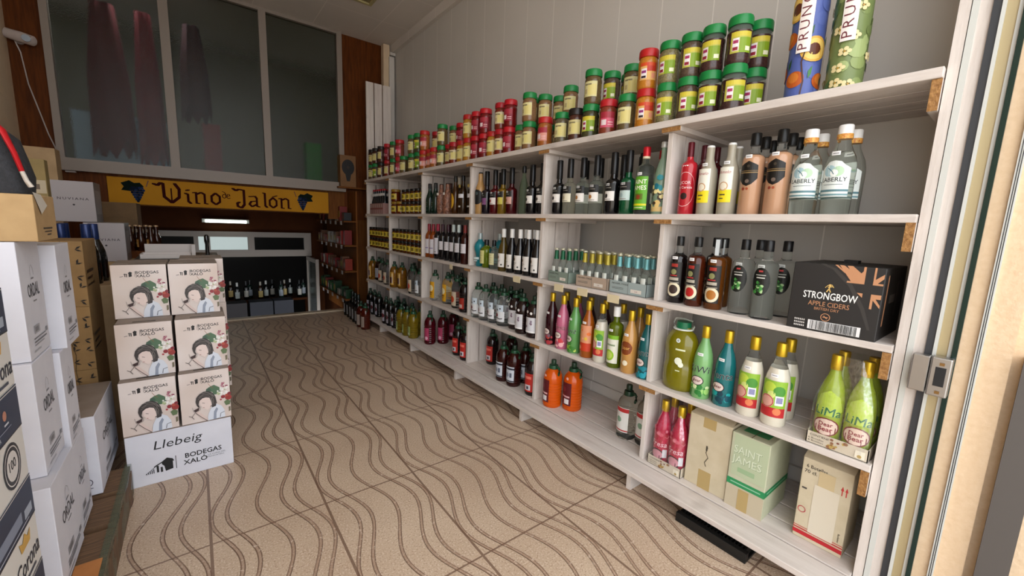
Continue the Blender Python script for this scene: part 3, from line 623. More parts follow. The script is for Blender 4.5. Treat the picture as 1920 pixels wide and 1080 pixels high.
CJ = bottle('plastic_jug', 'jug', .054, .278, glass('#f8fbf9', .05, .95), '#17301f', [(.12, .62, 1.8, None, [('r', 0, .0, 1, .55, '#d8dadc'), ('r', .1, .55, .9, .9, '#c4d2dc'), ('d', .35, .62, .06, '#303438', 6), ('d', .65, .7, .05, '#303438', 6), ('d', .3, .34, .11, '#7a1c20', 12), ('l', [(.15, .14), (.35, .20), (.6, .15), (.85, .18)], .05, '#2a2a30')])], capz=.90, capR=.30, capm=0, extra=handle('#1c4a30'))
defk('cj', 'large clear plastic jug with printed label and green handle', 'jug', 'clear spirit jugs', CJ)
defk('dj', 'large dark jug of red vermouth with white label', 'jug', 'dark vermouth jugs', bottle('plastic_jug', 'jug', .054, .278, gloss('#1c0b0c'), '#17301f', [(.13, .50, 1.9, '#d0d0d4', [('r', .0, .0, 1, .1, '#f0f0f0')] + rnd(8, ['#7a5a70', '#4a4048', '#8a7a88'], 21, (.1, .3, .7, .9))), (.58, .68, 1.2, None, [('d', .3, .5, .4, '#e0dcd8', 8), ('d', .8, .2, .35, '#e0dcd8', 8)])], capz=.90, capR=.30, capm=0, extra=handle('#1c4a30')))
defk('yl', 'clear plastic jug with yellow label and green handle', 'jug', 'clear jugs with yellow labels', bottle('plastic_jug', 'jug', .052, .290, glass('#f6f9f6', .06, .95), '#17301f', [(.08, .62, 1.6, '#d29a1c', [('d', .5, .6, .2, '#e8dcb0', 10), ('r', .2, .3, .8, .36, '#7a4a10'), ('r', .2, .2, .7, .24, '#7a4a10')])], capz=.90, capR=.30, capm=0, extra=handle('#1c4a30')))
defk('ol', 'clear plastic jug with white and orange label', 'jug', 'clear jugs with orange labels', bottle('plastic_jug', 'jug', .052, .290, glass('#e8e6e0', .06, .95), '#17301f', [(.08, .50, 1.8, '#c8b8a0', [('d', .5, .45, .25, '#c0482a', 10)])], capz=.90, capR=.30, capm=0, extra=handle('#1c4a30')))
defk('rl', 'dark plastic jug with small red label', 'jug', 'dark jugs with red labels', bottle('plastic_jug', 'jug', .050, .290, gloss('#150b0c'), '#17301f', [(.10, .42, 1.7, '#9a2c20', [('r', .2, .1, .8, .4, '#c0a8a0')])], capz=.90, capR=.30, capm=0, extra=handle('#1c4a30')))
defk('amberjug', 'amber plastic jug of liqueur with yellow label', 'jug', 'amber jugs', bottle('plastic_jug', 'jug', .052, .290, mat('amber_pet', '#8a5a14', .08, trans=.35), '#17301f', [(.10, .60, 1.8, '#c0943c', [('r', .1, .15, .9, .6, '#4a1c18'), ('r', .8, .1, .88, .9, '#e0d8c8')])], capz=.90, capR=.30, capm=0, extra=handle('#1c4a30')))
defk('brownjug', 'brown plastic jug with white label', 'jug', 'brown jugs', bottle('plastic_jug', 'jug', .050, .290, mat('brown_pet', '#2e120a', .08, trans=.2), '#17301f', [(.12, .52, 1.8, '#a8a8b4', lines(.2, .8, 3, '#6a6a80'))], capz=.90, capR=.30, capm=0, extra=handle('#1c4a30')))
defk('yellowjug', 'big yellow-green soft drink jug with green cap and clear handle', 'jug', 'yellow-green jugs', None)
defk('oj', 'bright orange plastic jug with dark red label and green handle', 'jug', 'bright orange jugs', bottle('plastic_jug', 'jug', .061, .306, mat('orange_pet', '#e8600c', .08, trans=.3), '#1c3a24', [(.12, .60, 1.5, '#5a141c', [('r', .0, .35, .9, .42, '#d8a8a8'), ('r', .45, .06, .85, .28, '#e0dcdc'), ('d', .4, .7, .12, '#7a2a34', 10)], -.25), (.66, .72, .7, None, [('d', .5, .5, .5, '#e8b0a0', 8)])], capz=.90, capR=.27, capm=0, extra=handle('#1c4a30')))
defk('vin', 'clear vinegar jug with red and white label and dark green cap', 'jug', 'clear vinegar jugs', bottle('plastic_jug', 'jug', .054, .302, glass('#f4f4ea', .05, .95), '#17301f', [(.14, .60, 1.7, '#dcdad4', [('r', 0, .82, 1, .98, '#b02828'), ('r', 0, .04, 1, .09, '#b02828'), ('d', .4, .5, .12, '#7a9a80', 10)])], capz=.90, capR=.30, capm=0, extra=handle('#16321f')))
defk('w3', 'dark red-brown jug with white block-letter label', 'jug', 'dark red jugs with white labels', bottle('plastic_jug', 'jug', .054, .296, mat('red_pet', '#360d0a', .07, trans=.3), '#17301f', [(.12, .50, 1.6, '#c4c8d0', [('r', 0, .80, 1, .92, '#2a2c38'), ('r', 0, .02, 1, .1, '#2a2c38'), ('d', .35, .45, .15, '#8a90a0', 10), ('r', .6, .3, .8, .6, '#5a6070')])], capz=.90, capR=.30, capm=0, extra=handle('#1c4a30')))
defk('redlab', 'dark jug with bright red label', 'jug', 'dark jugs with bright red labels', bottle('plastic_jug', 'jug', .052, .290, gloss('#180a0c'), '#17301f', [(.10, .54, 1.7, '#b8281f', [('r', .1, .7, .85, .85, '#e07060'), ('r', .3, .08, .8, .38, '#c8c4c8'), ('r', .45, .14, .65, .3, '#3a3a44')])], capz=.90, capR=.30, capm=0, extra=handle('#1c4a30')))
defk('crimson', 'deep crimson plastic jug with pink label and green handle', 'jug', 'crimson jugs', bottle('plastic_jug', 'jug', .054, .318, mat('crimson_pet', '#4c0612', .07, trans=.25), '#17301f', [(.12, .5, 1.0, '#a83a5c', [('d', .5, .2, .14, '#d8a8b8', 10)], .5)], capz=.90, capR=.28, capm=0, extra=handle('#1c4a30')))
defk('oil', 'golden yellow plastic jug with green handle', 'jug', 'golden yellow jugs', bottle('plastic_jug', 'jug', .054, .298, mat('golden_pet', '#8a7418', .07, trans=.45), '#17301f', [(.10, .40, .9, '#8a9a5a', [('r', .2, .1, .8, .3, '#d0d0b0')])], capz=.90, capR=.30, capm=0, extra=handle('#1c4a30')))
defk('blackwine', 'black wine jug with pale oval label', 'jug', 'black wine jugs', bottle('plastic_jug', 'jug', .050, .305, gloss('#0a090b'), '#122a1c', [(.10, .52, 1.2, '#a8a4b0', [('d', .6, .5, .2, '#5a1c24', 10)])], capz=.90, capR=.30, capm=0, extra=handle('#12301f'), n=16))
defk('floorred', 'reddish brown jug standing on the floor beside shelving', 'jug', 'red-brown jugs on the floor', bottle('plastic_jug', 'jug', .054, .308, mat('red_pet2', '#52180c', .07, trans=.3), '#17301f', [(.10, .50, .9, '#9a8a80', [], .5)], capz=.90, capR=.30, capm=0, extra=handle('#1c4a30')))
defk('floorwine', 'black tall wine bottle standing on the floor', 'bottle', 'tall wine bottles on the floor', bottle('wine_bottle', 'bord', .045, .360, gloss('#08090a'), '#0e1a14', [(.12, .45, 1.2, '#8a8a90', [])], capz=.82, capm=0, n=16))
def yellow_jug():
    t = thing('drink_jug', (0, 0, 0)); m = mat('yellow_pet', '#8c8410', .08, trans=.35, coat=.3); n = 24; R, H = .079, .33
    pr = [(0, 0), (.86, 0), (.95, .02), (1, .06), (1, .30), (.93, .36), (.9, .42), (.93, .48), (1, .55), (1, .66), (.93, .74), (.74, .82), (.50, .86), (.46, .88), (.46, .90), (0, .90)]
    MB().lathe([(a*R, b*H) for a, b in pr], m, n, sx=.74).build('body', t)
    MB().lathe([(0, .885*H), (.42*R, .885*H), (.42*R, .91*H), (.40*R, .975*H), (0, .975*H)], mat('cap', '#0f6a44', .4), 20).build('cap', t)
    hm = mat('clear_handle', '#cfd8d0', .2, trans=.5)
    MB().lathe([(0, .865*H), (.56*R, .865*H), (.58*R, .885*H), (0, .885*H)], mat('white_ring', '#dfe6df', .4), 20).build('neck_ring', t)
    MB().tube([(0, -.56*R, .88*H), (0, -.66*R, .93*H), (0, -.56*R, 1.0*H), (0, 0, 1.015*H), (0, .56*R, 1.0*H), (0, .66*R, .93*H), (0, .56*R, .88*H)], .0035, hm, 6).build('handle', t)
    d = Decal(cyl_fn(R, .2*H, .35, .74, 1), .07, .15, .01)
    d.many([('d', .45, .52, .12, '#e8ecd8', 10), ('d', .62, .42, .09, '#e8ecd8', 8), ('r', .2, .86, .85, .91, '#e0e4c0'), ('r', .3, .2, .6, .23, '#e0e4c0')]); d.build('printed_logo', t)
    d = Decal(cyl_fn(R, .70*H, .2, .74, 1), .03, .02, .01); d.many([('d', .5, .5, .5, '#e8ecec', 14), ('d', .5, .5, .3, '#9aa8a0', 10)]); d.build('round_sticker', t)
    return t
K['yellowjug'] = K['yellowjug'][:3] + (yellow_jug,)

def put(k, lv, x, y, tier='', z=None, rz=None):
    d, cat, grp, mk = K[k]
    return place(k, mk, x, y, (LV[lv] if lv >= 0 else 0) if z is None else z, d, cat, grp, lv, (math.sin(y*37.7+x*11)*.12) if rz is None else rz, tier)
U = [('red_liqueur',1.770,1.006),('dark_red',1.850,0.985),('dark_red',1.930,0.967),('lemon',1.770,0.916),('lemon',1.770,0.827),('lemon',1.860,0.840),
('cream',1.770,0.738),('cream',1.770,0.644),('cream',1.862,0.738),('cream',1.955,0.745),('cream',1.862,0.644),('cream',1.955,0.650),
('gin',1.770,0.552),('gin',1.770,0.455),('gin',1.872,0.549),('gin',1.872,0.452),
('cap_black',1.760,1.824),('cap_pale',1.760,1.735),('cap_clear',1.780,1.650),('cap_clear',1.86,1.705),('cap_clear',1.770,1.542),('cap_clear',1.855,1.590),('cap_black',1.885,1.512),
('cap_black',1.760,1.417),('cap_black',1.850,1.424),('cap_green',1.760,1.323),('cap_black',1.950,1.383),('cap_black',1.870,1.320),
('stjames',1.762,1.228),('stjames',1.880,1.215),('mermaid',1.770,1.140),
('amber_black',1.770,2.705),('cap_purple',1.770,2.615),('cap_red',1.770,2.507),('cap_yellow',1.770,2.410),('cap_red2',1.770,2.307),('cap_clear2',1.780,2.187),
('cap_black',1.770,2.085),('cap_black',1.770,1.985),('cap_black',1.880,2.587),('cap_black',1.880,2.221),
('green',1.770,3.567),('green',1.770,3.450),('hammer',1.770,3.341),('hammer',1.770,3.225),('brandy',1.870,3.351),('brandy_oval',1.770,3.089),('white_cap',1.860,3.182),('whisky',1.770,2.965),('whisky',1.790,2.860)]
for k, x, y in U: put(k, 3, x, y)
Mid = [('rum_dark',1.775,1.015),('rum_amber',1.770,0.925),('rum_amber2',1.780,0.840),('rum_amber',1.86,.975),('rum_amber2',1.875,.86),('rum_dark',1.87,.925+.0+.0-.01) if False else ('rum_dark',1.945,.93),
('herb',1.790,0.735),('herb',1.765,0.640),('herb',1.900,0.620),('herb',1.885,.715),
('blue',1.784,2.710),('lime',1.777,2.608),('blue',1.885,2.585),('clearpale',1.775,2.505),('amberwine',1.757,2.362),('black_wine',1.758,2.265),('black_wine',1.758,2.173),('black_wine',1.758,2.082),('black_wine',1.750,1.985),
('black_wine',1.85,2.225),('black_wine',1.85,2.13),('black_wine',1.85,2.035),
('rose',1.776,3.588),('rose',1.775,3.500),('wine_tall',1.778,3.412),('wine',1.776,3.315),('wine',1.773,3.210),('wine_silver',1.767,3.105),('wine_silver',1.758,3.000),('wine_rose',1.750,2.885),('wine',1.87,3.36),('wine',1.87,3.15),('wine',1.87,2.95)]
for k, x, y in Mid: put(k, 2, x, y)
Low = [('yellowjug',1.785,0.962),('kiwi',1.769,0.846),('menta',1.775,0.750),('cream_label',1.772,0.645),('cream_label',1.765,0.548),('cream_label',1.87,.552),
('darkred',1.758,1.822),('pink',1.752,1.718),('greenliq',1.756,1.620),('orange',1.758,1.520),('white',1.759,1.422),('lime_cap',1.755,1.323),('peanut',1.752,1.226),('teal',1.755,1.128),
('darkred',1.86,1.80),('pink',1.865,1.70),('darkred',1.865,1.60),('darkred',1.87,1.49),('white',1.865,1.365),('peanut',1.868,1.255),('peanut',1.865,1.16),
('cj',1.765,2.690),('cj',1.762,2.580),('cj',1.775,2.472),('cj',1.779,2.362),('dj',1.765,2.120),('dj',1.765,2.000),('dj',1.875,2.64),('cj',1.88,2.53),('dj',1.885,2.42),('dj',1.88,2.29),('dj',1.80,2.245),('dj',1.88,2.10),('dj',1.985,2.2),
('yl',1.80,3.50),('yl',1.82,3.29),('ol',1.80,3.08),('rl',1.770,2.90),('yl',1.93,3.40),('rl',1.91,3.20),('rl',1.92,3.05),
('amberjug',1.751,4.394),('amberjug',1.79,4.27),('brownjug',1.83,4.10),('ol',1.764,3.93),('cj',1.765,3.76),('brownjug',1.9,4.2),('ol',1.88,3.85),
('amberjug',1.755,5.12),('brownjug',1.80,5.02),('ol',1.775,4.83),('ol',1.760,4.62),('brownjug',1.9,4.9)]
for k, x, y in Low: put(k, 1, x, y)
Bot = [('oj',1.770,1.795),('oj',1.842,1.685),('vin',1.843,1.268),('vin',1.865,1.160),
('redlab',1.90,2.66),('w3',1.760,2.318),('w3',1.765,2.195),('w3',1.876,2.20),('redlab',1.775,2.00),('w3',1.99,2.52),
('crimson',1.715,3.436),('crimson',1.831,3.39),('crimson',1.985,3.46),('redlab',1.777,3.01),('redlab',1.765,2.86),
('oil',1.650,3.962),('oil',1.655,3.82),('oil',1.665,3.700),('oil',1.765,3.95),('oil',1.78,3.76),('blackwine',1.655,4.40),('blackwine',1.66,4.28),('blackwine',1.67,4.16),('blackwine',1.77,4.35),('blackwine',1.78,4.2),
('blackwine',1.70,4.75),('blackwine',1.70,4.90),('blackwine',1.70,5.05)]
for k, x, y in Bot: put(k, 0, x, y)
FLR = [('floorred',1.505,4.66),('floorred',1.50,4.80),('floorwine',1.515,4.95),('floorwine',1.52,5.08),('floorwine',1.53,5.22),('floorwine',1.535,5.36),('floorwine',1.54,5.50)]
for k, x, y in FLR:
    d, cat, grp, mk = K[k]; o = place(k, mk, x, y, 0, d, cat, grp); REG.append((o, d, 5, -1, math.atan2(x, y), ''))

# ------------------------------------------------------------------ JARS on the top shelf
def jar(R, H, content, lid, labc, accent, airy=False, n=18, kind='spice_jar'):
    def mk():
        t = thing(kind, (0, 0, 0)); z = H
        b = MB(); pf = [(0, 0), (.90*R, 0), (.97*R, .03*z), (R, .07*z), (R, .30*z), (.985*R, .31*z), (.985*R, .62*z), (R, .63*z), (R, .68*z), (.95*R, .74*z), (.86*R, .79*z), (.86*R, .84*z), (0, .84*z)]
        b.lathe(pf, content, n, glass('#d8e4d8', .08, .9) if airy else None, .70*z); b.build('jar_body', t)
        lm = mat('jar_lid', lid, .38)
        MB().lathe([(0, .80*z), (.98*R, .80*z), (1.0*R, .82*z), (.99*R, .96*z), (.94*R, 1.0*z), (0, 1.0*z)], lm, n).build('lid', t)
        d = Decal(cyl_fn(R, .20*z, .45), 1.7*R, .44*z, R*.2); d.rect(0, 0, 1, 1, labc); d.many(accent); d.build('label', t)
        return t
    return mk
def content(c1, c2, sc_=160): return simple_noise('jar_content', c1, c2, sc_, rough=.25)
gy = [('r', .42, 0, 1, .72, '#7e9a1c'), ('r', .0, .78, 1, 1, '#c8b838'), ('r', .1, .1, .40, .70, '#e4dcdc'), ('r', .12, .45, .36, .60, '#a0305a'), ('r', .12, .12, .36, .28, '#8a2030'), ('r', .7, .1, .95, .3, '#e0e0c0')]
ry = [('r', .42, .5, 1, 1, '#b8321c'), ('r', .0, .8, .9, 1, '#c8481c'), ('r', .08, .1, .42, .66, '#e4dcdc'), ('r', .1, .40, .38, .55, '#8a3070'), ('r', .1, .12, .38, .25, '#28181c'), ('r', .7, .1, .95, .4, '#d89070')]
cy = [('r', .35, .1, .95, .8, '#d4c67c'), ('r', .1, .75, .6, .85, '#7a7050'), ('r', .1, .2, .3, .5, '#b0a070')]
rr = [('r', .0, .6, 1, 1, '#a02838'), ('r', .1, .15, .45, .5, '#e0d0d0'), ('r', .55, .3, .9, .36, '#e8b8b8'), ('r', .55, .15, .9, .2, '#e8b8b8')]
JK = {
 'dg': ('green-lidded jar of dark dried fruit', content('#2c1c1a', '#4a2e2a'), '#157a3a', '#b6b048', gy, True),
 'bg': ('green-lidded jar of dark brown spice', content('#40332a', '#5c4a3c'), '#157a3a', '#b6b048', gy, False),
 'bg2': ('green-lidded jar of grey-green dried herbs', content('#5a5238', '#8a8058'), '#157a3a', '#b6b048', gy, False),
 'bg3': ('green-lidded jar of dark green herbs', content('#2e2e1c', '#4e4a2c'), '#157a3a', '#c0c040', gy, False),
 'bg4': ('green-lidded jar of mixed brown herbs', content('#4a4230', '#6c6048'), '#157a3a', '#d0c890', cy, False),
 'yr': ('red-lidded jar of bright mustard-yellow spice', content('#a8681c', '#c07c24'), '#b01c1c', '#d8a860', ry, False),
 'yr2': ('red-lidded jar of golden yellow spice', content('#94641c', '#b07c28'), '#a81c1c', '#d0c484', cy, False),
 'og': ('green-lidded jar of olive brown herbs', content('#4a3c24', '#6a5634'), '#157a3a', '#cfc890', cy, False),
 'tg': ('green-lidded jar of tan ground spice', content('#6c4c30', '#8a6644'), '#157a3a', '#d2c890', cy, False),
 'rr': ('red-lidded jar of red-brown spice with pink label', content('#6a2c1c', '#8a3e28'), '#b01c24', '#c85068', rr, False),
 'RR': ('red-lidded jar of deep red paprika', content('#5a0c0e', '#7a1414'), '#b01420', '#8a1c30', rr, False),
 'rb': ('red-lidded jar of red-brown powder with cream label', content('#5c1c10', '#7c2c1a'), '#a01420', '#cfc09a', cy, False),
 'or': ('red-lidded jar of orange-brown spice with pink label', content('#8a4c1c', '#a8622c'), '#b02020', '#d89484', rr, False),
 'bk': ('black-lidded jar of brown spice with cream label', content('#3a1e16', '#543022'), '#1c1614', '#c8bc84', cy, False),
}
TJ = [('dg',1.765,.849,0),('dg',1.862,.816,0),('dg',1.765,.847,1),('dg',1.862,.812,1),('dg',1.765,.948,0),('dg',1.765,.952,1),('bg',1.765,1.046,0),('bg',1.765,1.047,1),
('bg2',1.765,1.150,0),('bg2',1.765,1.152,1),('yr',1.765,1.261,0),('yr',1.765,1.264,1),('og',1.765,1.370,0),('og',1.86,1.424,1),('og',1.86,1.424,0),('rr',1.765,1.489,0),('bg',1.86,1.557,1),('bg',1.86,1.557,0),('bg',1.955,1.515,1),('bg',1.955,1.515,0),
('bg3',1.765,1.611,0),('og',1.765,1.607,1),('bk',1.765,1.719,0),('bg4',1.765,1.832,0),('tg',1.86,1.870,1),('tg',1.86,1.870,0),('or',1.765,1.982,0),('tg',1.86,2.100,1),('tg',1.86,2.100,0),('tg',1.952,2.057,1),('tg',1.952,2.057,0),
('tg',1.765,2.137,0),('tg',1.765,2.204+.0-.06,1),('tg',1.79,2.245,0),('tg',1.862,2.205,1),('tg',1.862,2.205,0),('RR',1.765,2.350,0),('RR',1.765,2.346,1),('rb',1.765,2.450,0),('rb',1.765,2.455,1),('yr2',1.765,2.549,0),
('RR',1.765,2.655,0),('RR',1.765,2.650,1),('RR',1.765,2.770,0),('RR',1.765,2.765,1),('yr2',1.765,2.882,0),('yr2',1.765,2.890,1),('yr2',1.78,3.01,0),('RR',1.862,3.165,1),('RR',1.862,3.165,0),('rb',1.765,3.111,0),('rb',1.79,3.225,0),('tg',1.872,3.303,1),('tg',1.872,3.303,0),
('og',1.765,3.330,0),('og',1.765,3.325,1),('or',1.765,3.464,0),('or',1.78,3.572,0),('rb',1.867,3.627,1),('rb',1.867,3.627,0),('or',1.765,3.683,0),('or',1.765,3.672,1),('bg3',1.775,3.82,0),('bg3',1.775,3.825,1),
('og',1.765,3.942,0),('og',1.765,3.95,1),('og',1.82,4.05,0),('og',1.765,4.152,0),('rr',1.765,4.270,0),('rr',1.765,4.268,1),('og',1.765,4.426,0),('og',1.765,4.424,1),('rb',1.765,4.598,0),('RR',1.765,4.594,1),
('bk',1.765,4.805,0),('bk',1.765,4.800,1),('bg',1.765,4.983,0),('bk',1.765,4.977,1),('og',1.765,5.122,0),('bk',1.765,5.110,1)]
for k, x, y, t in TJ:
    desc, cm, lid, lc, ac, airy = JK[k]
    place('jar_'+k, jar(.046, .177, cm, lid, lc, ac, airy), x, y, LV[4]+t*.1775, desc, 'jar', 'spice jars on the top shelf', 4, math.sin(y*31)*.2, 'upper row' if t else 'lower row')
# honey jars
hon = jar(.040, .124, mat('honey', '#5a2c0a', .1, trans=.35), '#141210', '#c0a82c', [('r', .3, .2, .7, .8, '#6a5a14'), ('r', .1, .1, .9, .16, '#e0d070')], n=14, kind='honey_jar')
hdesc = 'small honey jar with black lid and yellow label'
def honeys(z, y0, y1, n, tiers=(0, 1), lv=2):
    for i in range(n):
        y = y0+(y1-y0)*i/max(1, n-1)
        for t in tiers:
            place('honey', hon, 1.765, y, z+t*.1245, hdesc, 'jar', 'honey jars stacked in two rows', lv, math.sin(y*50)*.2, 'upper row' if t else 'lower row')
honeys(LV[2], 3.70, 4.385, 8); honeys(LV[2], 4.54, 5.13, 7); honeys(LV[3], 3.70, 4.12, 5, lv=3)
bigh = jar(.052, .132, mat('honey_big', '#6a2408', .1, trans=.35), '#8a6a1c', '#c8b040', [('r', .3, .3, .7, .7, '#6a5a14')], n=16, kind='honey_jar')
for t in (0, 1): place('bighoney', bigh, 1.768, 4.385, LV[3]+t*.1325, 'large red-amber honey jar with yellow label', 'jar', 'large honey jars', 3, 0, 'upper row' if t else 'lower row')
place('bighoney', bigh, 1.768, 4.25, LV[3], 'large red-amber honey jar with yellow label', 'jar', 'large honey jars', 3, .9, 'lower row')
# soda bottles in carton, farthest bay of the upper shelf
sod = bottle('soda_bottle', 'mixer', .030, .290, gloss('#10141c'), '#a02028', [(.72, .82, 2.2, '#c8c4c0', [])], capz=.93, capR=.5, n=14)
for i in range(6):
    for r in range(2): place('soda', sod, 1.782+r*.066, 4.75+i*.072, LV[3]+.003, 'dark soft drink bottle with red cap in pink carton', 'bottle', 'red-capped bottles in the pink carton', 3, 0, 'back row' if r else 'front row')
t = thing('bottle_carton', (0, 0, LV[3]), 'pinkish printed carton holding red-capped bottles, upper shelf farthest bay', 'carton')
pk = mat('pink_print', '#a8807a', .6)
MB().box(1.742, 1.884, 4.713, 5.147, 0, .0025, pk).box(1.742, 1.745, 4.713, 5.147, 0, .125, pk).box(1.881, 1.884, 4.713, 5.147, 0, .125, pk).box(1.742, 1.884, 4.711, 4.714, 0, .125, pk).box(1.742, 1.884, 5.146, 5.149, 0, .125, pk).build('tray', t)
d = Decal(face_fn('-x', 4.93, 0, 1.742, 0), .43, .125); d.many([('r', 0, .45, 1, .55, '#8a3030')] + [('r', .04+i*.165, .08, .14+i*.165, .40, '#b89090') for i in range(6)] + [('r', .05+i*.165, .62, .12+i*.165, .92, '#c8b4ac') for i in range(6)]); d.build('print', t)

# ------------------------------------------------------------------ mixer bottles in cartons (middle shelf, second bay)
def mixers(key, x0, y0, nx, ny, neckc, cart, side, desc, cdesc, txt):
    p = .0545; lab = [(.62, .86, 3.0, neckc, [])]
    mk = bottle('mixer_bottle', 'mixer', .026, .200, glass('#f3f8f4', .05, .95), '#b8b49c', lab, capz=.955, capR=.55, n=14)
    def mk2():
        t = mk(); 
        for c in list(t.children):
            if c.name.startswith('label'):
                bpy.data.objects.remove(c)
        nm = mat('neck_foil', neckc, .35, metal=.3)
        R = .026; MB().lathe([(0.0, .67*.2), (.60*R, .67*.2), (.50*R, .76*.2), (.485*R, .93*.2), (0, .93*.2)], nm, 14).build('neck_foil', t)
        d = Decal(cyl_fn(R, .06, .0), .03, .03, .005); d.rect(0, 0, 1, 1, '#cfd4cc'); d.build('label', t); return t
    for i in range(nx):
        for j in range(ny):
            place(key, mk2, x0+.033+i*p, y0+.031+j*p, LV[2]+.0025, desc, 'bottle', desc + 's in their carton', 2, 0, ['front row', 'second row', 'third row'][i])
    W, D, Hh = nx*p+.008, ny*p+.008, .064
    t = thing('mixer_carton', (x0, y0, LV[2]), cdesc, 'carton'); m = ink(cart, .7)
    b = MB().box(0, W, 0, D, 0, .002, m).box(0, .002, 0, D, 0, Hh, m).box(W-.002, W, 0, D, 0, Hh, m).box(0, W, 0, .002, 0, Hh, m).box(0, W, D-.002, D, 0, Hh, m); b.build('tray', t)
    d = Decal(face_fn('-x', D/2, 0, 0, 0), D, Hh); d.many([('t', 'FEVER-TREE', .30, .72, .13, '#3a3e3a', {'bold': .01, 'width': .46}), ('r', .52, 0, .53, 1, '#6a6e68'), ('r', .08, .45, .4, .48, '#5a5e58'), ('r', .08, .35, .4, .38, '#5a5e58'), ('r', .6, .2, .88, .48, '#d8d0c4'), ('t', '3,95', .74, .27, .12, '#8a4a5a')]); d.build('print', t)
mixers('mixg', 1.722, 1.668, 3, 3, '#1c5a3c', '#7c8a7e', 0, 'mixer bottle with dark green neck foil', 'grey-green mixer carton, leftmost of the three on the shelf', '')
mixers('mixy', 1.728, 1.385, 3, 4, '#a89838', '#ac9886', 0, 'mixer bottle with yellow neck foil', 'brownish kraft mixer carton, middle one of the three', '')
mixers('mixb', 1.732, 1.145, 3, 4, '#6aa2a4', '#98a4a2', 0, 'mixer bottle with turquoise neck foil', 'grey-blue mixer carton, rightmost of the three on the shelf', '')

# ------------------------------------------------------------------ gift tubes on the top shelf
def gift_tube(x, y, base, dots, label, dark):
    t = thing('gift_tube', (x, y, LV[4]), label, 'gift tube')
    R, H = .052, .50
    MB().lathe([(0, 0), (R, 0), (R, H), (0, H)], base, 32).build('tube', t)
    d = Decal(cyl_fn(R, 0, .25), 5.4*R, H, R*.15); d.many(dots); d.build('printed_artwork', t)
    d = Decal(cyl_fn(R+.0085, .155, .15), .042, .21, R*.15); d.rect(0, 0, 1, 1, '#e9e2dc'); d.text('PRUNO', .68, .5, .105, '#6a2a34', rot=90, spacing=1.25, width=None) if False else d._add([( -y_*.030/.72 + .0105, .105 + x_*.19/text2d('PRUNO', 0, 0, 1.3)[2]) for x_, y_ in text2d('PRUNO', 0, 0, 1.3)[0]], text2d('PRUNO', 0, 0, 1.3)[1], ink('#6a2a34'))
    d.build('name_strip', t); return t
r_ = random.Random(5)
blue = [('d', r_.random(), r_.random(), .02+.03*r_.random(), r_.choice(['#5868a8', '#6474b4', '#4c5c9c']), 10) for _ in range(26)]
for u, v in ((.42, .14), (.62, .36), (.30, .42), (.72, .12), (.2, .2)):
    blue += [('d', u, v, .055, '#b4551c', 16, {'sx': 1.1}), ('d', u-.012, v+.012, .035, '#c8742c', 12)]
for u, v in ((.60, .33), (.35, .62)):
    blue += [('d', u, v, .085, '#d8a848', 18), ('d', u, v, .070, '#e8c468', 18), ('d', u, v, .040, '#5a2c18', 14)]
for i in range(12):
    u, v = r_.random(), r_.random(); blue += [('p', [(u, v), (u+.03, v+.03), (u+.035, v+.085), (u-.005, v+.05)], r_.choice(['#2c5a30', '#3f7a3c', '#254a2c']))]
blue += [('l', [(.5, .0), (.52, .12), (.48, .25), (.55, .45)], .008, '#4a2a1c'), ('l', [(.8, .05), (.76, .3), (.8, .5)], .008, '#4a2a1c'), ('d', .47, .86, .12, '#4a2018', 16)]
grn = [('d', r_.random(), r_.random(), .02+.04*r_.random(), r_.choice(['#7c8c54', '#8c9c60', '#6c7c48', '#9cac70']), 10) for _ in range(40)]
for i in range(16):
    u, v = r_.random(), r_.random()*.9; grn += [('p', [(u, v), (u+.04, v+.03), (u+.06, v+.09), (u+.0, v+.06)], r_.choice(['#3c5a2c', '#4c6a34', '#2c4424']))]
for i in range(16):
    u, v = r_.random(), r_.random()*.8
    for a in range(5): grn.append(('d', u+.028*math.cos(a*1.257)*1.5, v+.018*math.sin(a*1.257), .013, '#e0cf9a', 8))
    grn.append(('d', u, v, .007, '#b08a3a', 6))
grn += [('d', .62, .80, .07, '#3a2418', 12), ('d', .45, .92, .06, '#4a2c1c', 12)]
gift_tube(1.80, .618, mat('tube_blue', '#5262a4', .4), blue, 'blue cylindrical gift tube printed with apricots and plums', 0)
gift_tube(1.80, .492, mat('tube_green', '#748450', .4), grn, 'green cylindrical gift tube printed with cream blossoms', 0)

# ------------------------------------------------------------------ cartons on the shelves
def carton(name, x0, x1, y0, y1, z0, z1, m, label, cat='box', open_=False, group=None, seam=True, grp=None):
    t = thing(name, ((x0+x1)/2, (y0+y1)/2, z0), label, cat, group)
    W, D, H = (x1-x0)/2, (y1-y0)/2, z1-z0
    MB().box(-W, W, -D, D, 0, H, m).build('carton_body', t, bevel=.003)
    if seam: MB().box(-W+.002, W-.002, -.0012, .0012, H, H+.0006, mat('seam', '#6a5a48', .8)).build('lid_seam', t)
    return t, W, D, H
